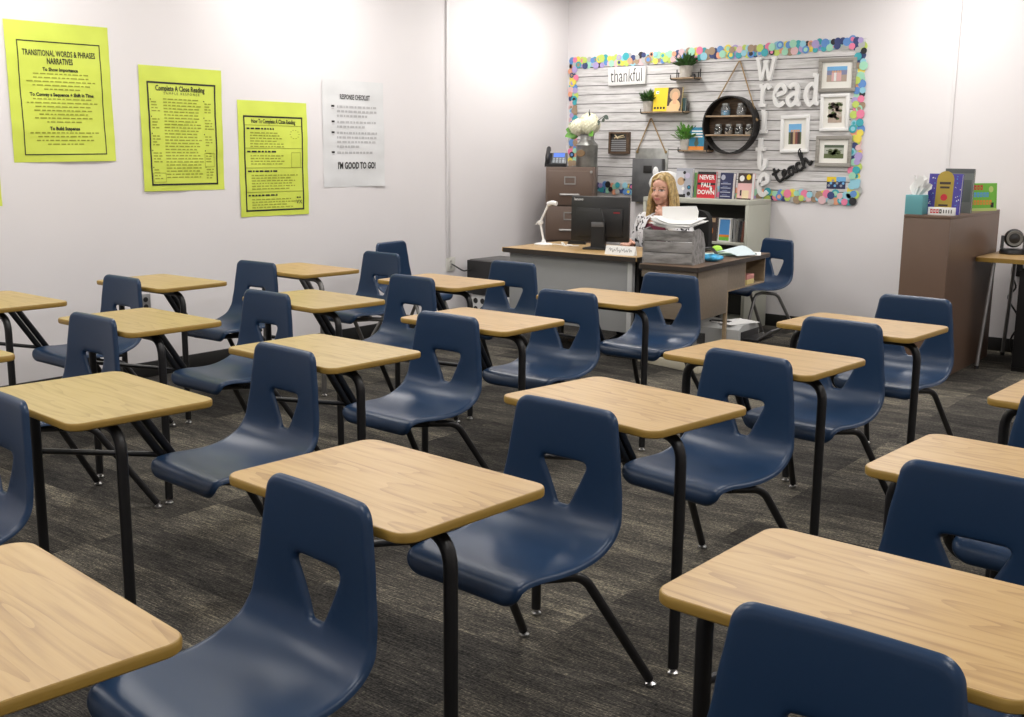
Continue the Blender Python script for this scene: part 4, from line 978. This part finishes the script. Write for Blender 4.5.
# odds on the wood desk
b = ico(B(), (0, 0, .026), .075, 3, (1.1, .75, .35), jit=.05); o = obj('blue_packet', b, BLUECL); o.location = onwd(-.10, .45, WZ+.001); o.rotation_euler = (0, 0, R(30)); tag(o, 'crinkled bright blue packet beside the paper sorter', 'packet')
def sheet(label, x, y, w_, h, rz, m=PAPER, dz=0.):
    o = obj('paper_sheet', boxm(-w_/2, w_/2, -h/2, h/2, 0, .0025), m, smooth=False); o.location = onwd(x, y, WZ+.0006+dz); o.rotation_euler = (0, 0, R(rz)); tag(o, label, 'paper', 'papers lying on the wood desk'); return o
sheet('white sheet lying at the far end of the wood desk', -.13, 1.15, .22, .28, 25); sheet('pale green sheet lying on the wood desk', -.22, 1.0, .22, .28, -20, pick('mint_paper', (.55, .68, .60), .8), .0028); sheet('pale yellow sheet by the paper sorter', -.30, .78, .22, .28, 12, pick('cream_paper', (.78, .76, .58), .8))
b = B(); n = 8
g = [[b.verts.new((-.13+.26*i/n, -.1+.2*j/n, .008+.055*math.sin(math.pi*i/n)*(.4+.6*j/n))) for j in range(n+1)] for i in range(n+1)]
for i in range(n):
    for j in range(n): b.faces.new((g[i][j], g[i+1][j], g[i+1][j+1], g[i][j+1]))
ex = bmesh.ops.extrude_face_region(b, geom=b.faces[:]); bmesh.ops.translate(b, vec=(0, 0, .002), verts=[v for v in ex['geom'] if isinstance(v, bmesh.types.BMVert)])
o = obj('open_magazine', b, pick('pale_blue_paper', (.58, .68, .72), .5)); o.location = onwd(-.14, .93, WZ+.0055); o.rotation_euler = (0, 0, R(-15)); tag(o, 'pale blue magazine bulging open on the wood desk', 'magazine')
b = tubem(spline([(-.10, -.05, .012), (-.06, .0, .04), (0, .02, .055), (.05, 0, .03), (.08, -.05, .012), (.02, -.08, .012), (-.06, -.09, .012)], 6), .011, 0, 8); o = obj('headset', b, BPLA); o.location = onwd(-.25, .76, WZ+.003); tag(o, 'black headset cord looped on the wood desk papers', 'headset')
b = B(); ico(b, (0, 0, .03), .042, 2, (1, .8, .7), jit=.1); o = obj('green_ball', b, pick('lime_green', (.38, .68, .06), .5)); o.location = onwd(-.30, 1.02, WZ+.004); tag(o, 'lime green toy ball behind the black headset', 'toy')
o = obj('marker', lathem([(0, -.065), (.009, -.065), (.009, .05), (.004, .065), (0, .065)], n=10, axis='x'), pick('green_marker', (.02, .10, .08), .4)); o.location = onwd(-.07, 1.04, WZ+.0125); o.rotation_euler = (0, 0, R(15)); tag(o, 'dark green marker on the wood desk papers', 'marker')
for k, (y, z, c, l) in enumerate([(1.08, .5125, (.70, .58, .25), 'yellow note block in the desk cubby'), (1.08, .5485, (.62, .27, .24), 'pink note block stacked on the yellow one')]):
    o = obj('note_block', boxm(-.07, .07, -.07, .07, 0, .0355, .002), pick('note_%s' % 'ab'[k], c, .8)); o.location = onwd(-.11, y-.04, z); o.rotation_euler = (0, 0, R(4.5)); tag(o, l, 'note block')
o = obj('white_box', boxm(-.05, .05, -.10, .10, 0, .04, .002), PAPER); o.location = onwd(-.13, .72, .5125); tag(o, 'white small box in the desk cubby', 'box')

# printer, low box, black appliance, crate
t = thing('printer', 'pale grey laser printer with open black paper trays on the floor', 'printer', (-3.56, 6.95, 0), R(3))
bd = B(); prism(bd, [(0, 0), (.36, 0), (.36, .20), (.30, .262), (.06, .262), (0, .235)], -.175, .175, 'x'); obj('body', bd, mat('printer_grey', (.48, .485, .48), .45), t, smooth=False)
vt = B(); 
for k in range(7): box(vt, -.14+k*.009, -.135+k*.009, -.003, .0, .11, .19)
obj('vent', vt, BPLA, t, smooth=False)
lid = B(); box(lid, -.10, .05, .10, .16, .262, .272, .003); obj('top_slot', lid, BPLA, t)
tr = B(); box(tr, .176, .30, .04, .33, .16, .176, .003, mtx=None); obj('output_tray', tr, BPLA, t)
tr = boxm(0, .26, .05, .31, -.006, .006, .003, mtx=Matrix.Translation((.178, 0, .10)) @ Matrix.Rotation(R(-35), 4, 'Y')); obj('paper_tray', tr, mat('smoke_plastic', (.12, .12, .125), .35), t)
obj('side_bay', boxm(.1751, .185, .03, .33, .05, .22, .003), BPLA, t)
o = obj('paper_sheet', boxm(-.10, .10, -.14, .14, 0, .004), PAPER, smooth=False); o.location = (-3.50, 7.13, .264); o.rotation_euler = (0, 0, R(-20)); tag(o, 'white sheet lying on top of the printer', 'paper')
t = thing('flat_box', 'low flat cream box lying on the carpet in front of the wood desk', 'box', (-3.70, 6.527, 0), R(-13))
obj('tray', boxm(-.28, .28, 0, .07, 0, .055, .004), mat('cream_card', (.52, .48, .38), .7), t); obj('lid', boxm(-.10, .28, .071, .10, 0, .075, .004), mat('grey_card', (.34, .33, .29), .7), t)
o = obj('cable_tangle', tubem(spline([(-.25, 0, .01), (-.1, .1, .03), (0, -.05, .01), (.12, .08, .04), (.05, .0, .02), (.2, -.08, .01), (.28, .05, .012), (.1, .12, .02), (-.1, .02, .04)], 6), .010, 0, 6), mat('brown_cord', (.18, .13, .08), .7)); o.location = (-4.55, 6.92, .002); tag(o, 'tangled brown cords on the carpet under the grey desk', 'cords')
t = thing('storage_crate', 'white plastic crate with round holes under the black box', 'crate', (-5.78, 7.16, 0)); 
cr = B(); box(cr, -.2, .2, 0, .40, 0, .248, .012); obj('bin', cr, mat('white_plastic', (.62, .62, .62), .5), t)
for i in range(5):
    for j in range(3): obj('hole', lathem([(0, -.0015), (.024, -.0015), (.026, .004)], (-.15+i*.075, 0, .055+j*.07), 14, 'y'), mat('hole_dark', (.02, .02, .022), .8), t)
t = thing('black_appliance', 'black compact cooler box standing on the white crate beside the wall', 'appliance', (-5.83, 7.15, .249))
obj('body', boxm(-.18, .24, .02, .44, 0, .292, .008), mat('grey_black_enamel', (.05, .05, .05), .35), t); obj('door', boxm(-.178, .238, -.012, .018, .004, .288, .006), BPLA, t)
o = obj('extension_lead', tubem([(XL+.012, 7.05, .50), (XL+.05, 7.02, .50), (-5.98, 7.06, .45), (-5.96, 7.19, .46), (-5.95, 7.20, .46)], .006, .03, 8), BPLA); tag(o, 'black power cord running from the wall outlet to the black box', 'cord')

# ---------------------------------------------------------------- tall brown bookcase and camera table
QX0, QX1, QY0, QY1, QZ = -2.405, -2.11, 7.258, 8.415, 1.068
t = thing('wooden_bookcase', 'tall brown bookcase end-on to the room with books and tissues on top', 'bookcase', ((QX0+QX1)/2, QY0, 0)); hw = (QX1-QX0)/2; dp = QY1-QY0
obj('side_panel', boxm(-hw, hw, 0, .02, 0, QZ-.021, .001), DKBROWN, t); obj('side_panel', boxm(-hw, hw, dp-.02, dp, 0, QZ-.021, .001), DKBROWN, t)
obj('top_panel', boxm(-hw, hw, 0, dp, QZ-.02, QZ, .001), DKBROWN, t); obj('back_panel', boxm(hw-.012, hw, .0205, dp-.0205, .0, QZ-.021), DKBROWN, t, smooth=False)
for z in (.05, .39, .72): obj('shelf_board', boxm(-hw, hw-.0125, .0205, dp-.0205, z, z+.02), DKBROWN, t, smooth=False)
t = thing('tissue_box', 'teal tissue box with a white tissue on the brown bookcase', 'tissue box', (-2.362, 7.355, QZ)); obj('carton', boxm(-.056, .056, -.056, .056, 0, .125, .003), pick('teal_carton', (.12, .36, .40), .6), t)
b = B(); n = 14
for s in range(3):
    base = [b.verts.new((.03*math.cos(6.283*k/n+s), .015*math.sin(6.283*k/n+s), .124)) for k in range(n)]; tp_ = [b.verts.new(((.02+.03*s)*math.cos(6.283*k/n+s)+.02, (.03)*math.sin(6.283*k/n+s*.5)*(1+.4*math.sin(k*2.)), .185+.05*(s == 1)+.02*math.sin(k*1.7))) for k in range(n)]
    for k in range(n): b.faces.new((base[k], base[(k+1) % n], tp_[(k+1) % n], tp_[k]))
obj('tissue', b, PAPER, t)
CB = 'picture books on the brown bookcase'
def dpu(b, w_, h):
    Q(b, -w_*.26, w_*.26, h*.14, h*.86, 0); Dsc(b, 0, h*.86, w_*.26, 0); Dsc(b, 0, h*.42, .022, 1, -.0012); Q(b, -.035, .035, h*.74, h*.8, 2, -.0012); Q(b, -.03, .03, h*.64, h*.69, 2, -.0012); Q(b, -.03, .03, h*.2, h*.25, 2, -.0012)
    r = random.Random(2)
    for k in range(46):
        x = r.choice((-1, 1))*r.uniform(w_*.31, w_*.48); Dsc(b, x, r.uniform(.01, h-.01), r.uniform(.002, .0045), r.choice((3, 3, 4)), -.0008, 6)
book('purple picture book with gold arched panel, before the grey one', -2.325, -2.115, 7.44, QZ, .262, .03, PUR, dpu, [pick('print_gold', (.42, .30, .04)), RED, DKBR, WH, SKY], 0, 5, CB)
def dgr(b, w_, h):
    Q(b, -w_/2, w_/2, h*.9, h, 0); Dsc(b, -.04, h*.62, .042, 1, sx=.8); Dsc(b, -.035, h*.60, .02, 2, -.0012); Q(b, -.09, .0, h*.12, h*.4, 0); Q(b, .02, .08, h*.25, h*.75, 3)
book('tall grey-green picture book with a pale figure, between purple and green books', -2.30, -2.115, 7.70, QZ, .292, .03, pick('print_greygreen', (.16, .18, .165)), dgr, [pick('print_graphite', (.09, .10, .10)), TANP, ORG, pick('print_moss', (.10, .12, .11))], 3, 4, CB)
def dgn(b, w_, h):
    for z, c, x1 in ((.76, 0, .0), (.5, 1, .05), (.22, 2, .08)):
        x = -w_/2+.015
        while x < x1: Q(b, x, x+.022, h*z, h*(z+.17), c); Q(b, x+.007, x+.014, h*(z+.05), h*(z+.1), 5, -.001); x += .029
    Dsc(b, w_*.3, h*.78, .022, 3); Q(b, w_*.3, w_*.4, h*.12, h*.3, 4); Q(b, -w_/2, w_/2, 0, h*.1, 3)
book('bright green picture book with orange lettering on the brown bookcase', -2.30, -2.01, 8.10, QZ, .19, .02, GRN, dgn, [RED, SKY, ORG, pick('print_lime', (.50, .62, .20)), INK, GRN], 62, 4, CB)
t = thing('block_sign', 'small white sign with red and black letters before the purple book', 'sign', (-2.195, 7.335, QZ)); obj('block', boxm(-.085, .085, 0, .02, 0, .05, .002), WHITE, t)
b = B()
for k in range(4): Q(b, -.07+k*.019, -.055+k*.019, .012, .038, 0 if k != 3 else 1, -.0008); Q(b, -.066+k*.019, -.060+k*.019, .02, .03, 2, -.0012)
for k in range(4): Q(b, .012+k*.016, .018+k*.016, .014, .036, 1, -.0008)
obj('lettering', b, [RED, INK, WH], t, smooth=False)
# camera table
t = thing('side_table', 'oak-topped table with slanted metal legs beside the brown bookcase', 'table', (-2.102, 7.84, 0)); TW, TD, TZ = 1.5, .76, .77
s_, e_ = B(), B(); prism(s_, rrect(.003, TW-.003, .003, TD-.003, .03, 5), TZ-.024, TZ); prism(e_, rrect(0, TW, 0, TD, .033, 5), TZ-.03, TZ-.002); dt = obj('tabletop', s_, OAK, t); obj('edge_band', e_, EDGE, dt)
for x, y, dx, dy in ((.105, .09, -.04, -.05), (.105, TD-.10, -.04, .05), (TW-.14, .10, .085, -.06), (TW-.14, TD-.10, .085, .05)):
    lg = obj('leg', tubem([(x+dx, y+dy, .02), (x, y, TZ-.031)], .014, 0, 12), mat('brushed_steel', (.42, .42, .42), .35, .9), t); obj('foot', lathem([(0, 0), (.016, 0), (.016, .022), (0, .022)], (x+dx, y+dy, 0), 12), BPLA, lg)
obj('crossbar', boxm(.14, TW-.14, TD-.115, TD-.085, TZ-.075, TZ-.031), BPLA, t, smooth=False)
t = thing('conference_camera', 'black swivel camera with a ring lens on the side table', 'camera', (-1.965, 8.27, TZ), R(18))
obj('base', lathem([(0, 0), (.085, 0), (.09, .01), (.085, .03), (.07, .036), (0, .036)], n=28), BPLA, t); yk = B()
for s in (-1, 1): prism(yk, [(-.045, .034), (.05, .034), (.035, .125), (-.02, .125)], s*.072-.008, s*.072+.008, 'x')
obj('yoke', yk, BPLA, t, smooth=False)
hd = obj('head', ico(B(), (0, 0, .11), .065, 3), BPLA, t); obj('lens_ring', lathem([(.050, -.045), (.054, -.060), (.051, -.063), (.048, -.058)], (0, 0, .112), 28, 'y'), mat('ring_grey', (.16, .16, .15), .4), hd); obj('lens', lathem([(0, -.058), (.03, -.060), (.045, -.055)], (0, 0, .112), 24, 'y'), mat('lens_glass', (.012, .012, .013), .5), hd)
o = obj('microphone', lathem([(0, 0), (.03, 0), (.032, .012), (.02, .05), (.012, .075), (0, .08)], n=16), BPLA); o.location = (-1.83, 8.25, TZ+.0005); tag(o, 'small black device standing beside the swivel camera', 'device')
t = thing('equipment_cabinet', 'black equipment cabinet standing under the side table', 'cabinet', (-1.83, 7.93, 0)); obj('body', boxm(0, .6, .012, .5, 0, .70, .006), BPLA, t); obj('door', boxm(.004, .596, -.004, .0115, .03, .694, .003), mat('black_door', (.009, .009, .010), .3), t)
o = obj('hanging_cable', tubem(spline([(-2.02, 8.60, .72), (-2.03, 8.58, .6), (-2.0, 8.6, .5), (-2.045, 8.6, .42), (-1.97, 8.6, .30), (-1.94, 8.6, .24), (-2.0, 8.6, .12), (-1.98, 8.6, .01)], 6), .007, 0, 8), BPLA); tag(o, 'black cable hanging against the wall under the side table', 'cable')
b = B(); box(b, -.02, .02, -.015, .015, -.05, .05, .004); box(b, -.012, .012, -.02, -.015, -.03, .0); o = obj('power_adapter', b, BPLA); o.location = (-2.01, 8.704, .62); tag(o, 'black power adapter hanging under the side table top', 'adapter')
# ---------------------------------------------------------------- the seated teacher and her chair
PX, PY = -4.35, 7.53
t = thing('office_chair', 'black office chair under the seated teacher', 'chair', (PX, PY+.03, 0), R(-6))
obj('seat', boxm(-.23, .23, -.22, .22, .365, .425, .028, 3), BPLAM, t)
b = B(); prism(b, rrect(-.22, .24, .52, 1.0, .09, 5), .25, .30, 'y'); obj('backrest', b, BPLAM, t)
obj('back_support', tubem([(0, .10, .355), (0, .33, .40), (0, .315, .62)], .022, .06, 8), BPLA, t)
obj('column', lathem([(0, .08), (.03, .08), (.03, .364), (0, .364)], n=14), BPLA, t)
for k in range(5):
    a = 2*math.pi*k/5+.3; lg = obj('leg', tubem([(.02*math.cos(a), .02*math.sin(a), .10), (.27*math.cos(a), .27*math.sin(a), .075)], .018, 0, 8), BPLA, t)
    obj('caster', lathem([(0, -.02), (.03, -.02), (.03, .02), (0, .02)], (.275*math.cos(a), .275*math.sin(a), .031), 14, 'x'), BPLA, lg)

def loft(bm, secs, n=28, a0=0., a1=2*math.pi, cap=True):
    """stack of ellipses (z, rx, ry, yoff)"""
    full = abs(a1-a0-2*math.pi) < 1e-6; rows = []
    for z, rx, ry, yo in secs: rows.append([bm.verts.new((rx*math.sin(a0+(a1-a0)*k/n), yo-ry*math.cos(a0+(a1-a0)*k/n), z)) for k in range(n if full else n+1)])
    for r0, r1 in zip(rows, rows[1:]):
        for k in range(n): bm.faces.new((r0[k], r0[(k+1) % len(r0)], r1[(k+1) % len(r0)], r1[k]))
    if full and cap: bm.faces.new(rows[0][::-1]); bm.faces.new(rows[-1])
    return bm
def limb(bm, pts, rs, n=12, per=6):
    P = spline(pts, per); m = len(P)-1; S = []
    for i in range(m+1):
        u = i/m*(len(rs)-1); k = min(int(u), len(rs)-2); S.append(rs[k]+(rs[k+1]-rs[k])*(u-k))
    sweep(bm, P, circ(1., n), scale=S)
    ico(bm, P[0], S[0], 2); ico(bm, P[-1], S[-1], 2)
TORSO = [(.42, .13, .10, .02), (.46, .168, .125, .01), (.54, .172, .125, .0), (.63, .142, .102, .0), (.72, .146, .104, -.008), (.80, .160, .118, -.018), (.87, .168, .110, -.010), (.93, .160, .085, .004), (.965, .115, .068, .008), (.99, .066, .056, .008)]
b = B(); loft(b, TORSO)
limb(b, [(0, .005, .96), (0, -.004, 1.03), (0, -.016, 1.10)], [.056, .047, .048])
RA = [(-.165, .004, .925), (-.215, .01, .80), (-.235, -.01, .675), (-.20, -.14, .70), (-.135, -.285, .775)]
LA = [(.165, .004, .925), (.218, -.015, .82), (.235, -.085, .73), (.20, -.155, .825), (.130, -.160, .955)]
for A in (RA, LA): limb(b, A, [.05, .044, .037, .034, .025])
for s in (-1, 1):
    limb(b, [(s*.085, 0, .505), (s*.095, -.22, .52), (s*.10, -.42, .515), (s*.10, -.43, .30), (s*.10, -.40, .085)], [.085, .078, .058, .054, .036])
    limb(b, [(s*.10, -.385, .045), (s*.105, -.46, .036), (s*.108, -.56, .030)], [.038, .036, .026])
# hands: palm, four fingers, thumb
def hand(bm, w_, d, up, side, curl):
    w_, d, up = Vector(w_), Vector(d).normalized(), Vector(up).normalized(); r = d.cross(up).normalized()*side; up = r.cross(d).normalized()*side
    limb(bm, [w_, w_+d*.04, w_+d*.085], [.024, .028, .026], 10, 3); ico(bm, w_+d*.055+r*.012, .026, 2, (1, 1, .9)); ico(bm, w_+d*.06-r*.014, .025, 2)
    for k, (o, L) in enumerate(((-.030, .066), (-.010, .076), (.011, .071), (.030, .055))):
        p = w_+d*(.082-.004*abs(k-1.3))+r*o; q = d+r*(o*2.2); q.normalize()
        limb(bm, [p, p+q*L*.45-up*curl*L*.10, p+q*L*.78-up*curl*L*.38, p+q*L*.95-up*curl*L*.75], [.0105, .0095, .0088, .0075], 8, 3)
    p = w_+d*.028-r*.026; q = (d*.75-r*.75).normalized(); limb(bm, [p, p+q*.032, p+q*.045+d*.024-up*curl*.012], [.0125, .0105, .0085], 8, 3)
hand(b, (-.135, -.285, .775), (.25, -1, -.05), (0, 0, 1), 1, .35)
hand(b, (.130, -.160, .955), (-.85, .10, .45), (-.1, -1, .1), -1, .45)
# head
HX, HY = 0, -.028
ico(b, (0, HY+.012, 1.182), .1, 3, (.073, .093, .098) and (.74, .94, .98)); ico(b, (0, HY-.030, 1.125), .1, 3, (.60, .62, .72)); ico(b, (0, HY-.052, 1.076), .1, 2, (.33, .32, .30)); ico(b, (0, HY-.062, 1.20), .1, 2, (.52, .28, .40))
for s in (-1, 1): ico(b, (s*.034, HY-.068, 1.122), .1, 2, (.24, .20, .24)); ico(b, (s*.073, HY+.012, 1.15), .1, 2, (.09, .17, .30)); ico(b, (s*.031, HY-.083, 1.176), .1, 2, (.22, .09, .06))
limb(b, [(0, HY-.084, 1.172), (0, HY-.100, 1.148), (0, HY-.110, 1.130)], [.008, .010, .013], 8, 4); ico(b, (0, HY-.096, 1.126), .1, 2, (.19, .10, .075)); ico(b, (0, HY-.083, 1.100), .1, 2, (.25, .12, .045)); ico(b, (0, HY-.080, 1.087), .1, 2, (.22, .12, .045))
tmp = bpy.data.meshes.new('t'); b.to_mesh(tmp); b.free(); to = bpy.data.objects.new('t', tmp); C.objects.link(to)
rm = to.modifiers.new('r', 'REMESH'); rm.mode = 'VOXEL'; rm.voxel_size = .0055
sm = to.modifiers.new('s', 'SMOOTH'); sm.factor = .5; sm.iterations = 3
dg_ = bpy.context.evaluated_depsgraph_get(); dg_.update(); body = bpy.data.meshes.new_from_object(to.evaluated_get(dg_)); bpy.data.objects.remove(to); bpy.data.meshes.remove(tmp)
body.name = 'person'; body.materials.clear()
per = obj('person', body, [SKIN, LIP, EYE, mat('brow', (.22, .13, .06), .6), mat('eye_white', (.50, .42, .38), .3)], loc=(PX, PY, 0), angle=180, rot=(0, 0, R(3)))
for p in body.polygons:
    c = p.center; ax, z, y = abs(c.x), c.z, c.y; k = 0
    if y < HY-.05 and z > 1.05:
        if ax < .024-.35*abs(z-1.094) and abs(z-1.094) < .0095: k = 1
        e = ((ax-.031)/.016)**2+((z-1.158)/.0065)**2
        if e < 1: k = 2 if abs(ax-.031) < .008 else 4
        elif e < 1.9 and z > 1.158: k = 2
        if abs(z-1.181-.12*(.03-abs(ax-.034))) < .0042 and .014 < ax < .052: k = 3
    p.material_index = k
tag(per, 'person with long blond hair seated behind the grey desk, print cardigan, hand at the collar', 'person')
# top
top_s = [(z, rx*1.05+.004, ry*1.06+.004, yo) for z, rx, ry, yo in TORSO[1:7]]+[(.905, .176, .104, -.003)]; b = B(); loft(b, top_s, 32, cap=False); obj('maroon_top', b, MAROON, per)['label'] = 'maroon top'
# cardigan: open front body, two sleeves
b = B(); n = 30; g0 = R(34)
secs = [(z, rx*1.10+.010, ry*1.13+.012, yo) for z, rx, ry, yo in TORSO[1:9]]+[(.985, .085, .075, .012)]
rows = []
for i, (z, rx, ry, yo) in enumerate(secs):
    g = g0*(1-.35*i/len(secs)); fold = lambda a: 1+.02*math.sin(a*9+z*20)
    rows.append([b.verts.new((rx*fold(a)*math.sin(a), yo-ry*fold(a)*math.cos(a), z)) for a in [g+(2*math.pi-2*g)*k/n for k in range(n+1)]])
for r0, r1 in zip(rows, rows[1:]):
    for k in range(n): b.faces.new((r0[k], r0[k+1], r1[k+1], r1[k]))
ex = bmesh.ops.extrude_face_region(b, geom=b.faces[:]); bmesh.ops.scale(b, vec=(1.03, 1.04, 1), verts=[v for v in ex['geom'] if isinstance(v, bmesh.types.BMVert)])
for A, cut in ((RA, .93), (LA, .90)):
    P = spline(A, 7); m = int(len(P)*cut); S = [.066-.022*(i/m)+.0025*math.sin(i*2.1) for i in range(m)]
    sweep(b, P[:m], circ(1., 14), scale=S, cap=False); ico(b, P[0], .063, 2)
obj('cardigan', b, PRINT, per)['label'] = 'white cardigan with black print'
b = B()
for s in (-1, 1): limb(b, [(s*.085, .0, .51), (s*.095, -.22, .525), (s*.10, -.425, .518), (s*.10, -.435, .30), (s*.10, -.405, .10)], [.095, .086, .067, .064, .058])
obj('trousers', b, JEAN, per)
for s in (-1, 1): b = B(); limb(b, [(s*.10, -.375, .045), (s*.105, -.46, .042), (s*.108, -.57, .036)], [.045, .044, .034]); obj('shoe', b, BPLA, per)
# hair: cap plus long locks
b = B(); c = Vector((0, HY+.018, 1.188)); ico(b, c, .1, 4, (.86, 1.03, 1.08))
dead = [f for f in b.faces if (lambda p: (p.y < HY-.030 and p.z < 1.254-.5*abs(p.x)) or p.z < 1.09)(f.calc_center_median())]
bmesh.ops.delete(b, geom=dead, context='FACES'); rh = random.Random(21)
for v in b.verts: v.co += (v.co-c).normalized()*.004*math.sin(v.co.x*160+v.co.y*40)
for k in range(84):
    s = -1 if k % 2 else 1; u = rh.random(); a = R(58+122*u)   # around the head from brow side to nape
    x0, y0 = .080*math.sin(a)*s, HY+.018-.096*math.cos(a)
    L = .20+.12*rh.random()+(.06 if u < .45 else 0); fl = rh.uniform(.8, 1.25)
    P = [(.008*s, y0*.35+.005-.04*(1-u), 1.290-.006*rh.random()), (x0*.75, y0*.88-.022*(1-u), 1.258), (x0*1.05, y0*1.0, 1.19), (x0*1.12*fl+.006*s, y0*.9+.0, 1.09), (x0*1.18*fl+s*.020, y0*.55-.02, 1.09-L*.55), (x0*1.05*fl+s*.034+rh.uniform(-.02, .02), y0*.4-.05+rh.uniform(-.02, .02), 1.09-L)]
    w_ = rh.uniform(.009, .015); Q_ = spline(P, 5); S = [w_*(.55+.7*math.sin(math.pi*min(1, i/(len(Q_)-1)*.9+.08))) for i in range(len(Q_))]; S[-1] = .002
    sweep(b, Q_, circ(1., 6, .8), scale=S)
obj('hair', b, HAIR, per, angle=180)['label'] = 'long wavy blond hair'



# ---------------------------------------------------------------- camera and view
cam = bpy.data.cameras.new('camera'); co = bpy.data.objects.new('camera', cam); C.objects.link(co)
f_px, pitch, roll, H, TH = 1103.77, 10.801, .504, 1.4694, 37.7
cam.sensor_width = 36; cam.lens = f_px/1024*36; cam.clip_start = .05
co.matrix_world = Matrix.Translation((0, 0, H)) @ Matrix.Rotation(R(TH), 4, 'Z') @ Matrix.Rotation(R(90-pitch), 4, 'X') @ Matrix.Rotation(R(roll), 4, 'Z')
sc = bpy.context.scene; sc.camera = co
w = bpy.data.worlds.new('room_air'); sc.world = w; w.use_nodes = True
w.node_tree.nodes['Background'].inputs[0].default_value = (.9, .93, 1, 1); w.node_tree.nodes['Background'].inputs[1].default_value = .0
sc.view_settings.view_transform = 'Standard'; sc.view_settings.look = 'None'; sc.view_settings.exposure = 0.; sc.view_settings.gamma = 1
sc.view_settings.use_curve_mapping = False
try: sc.cycles.use_denoising = True; sc.cycles.max_bounces = 8; sc.cycles.sample_clamp_indirect = 6
except Exception: pass
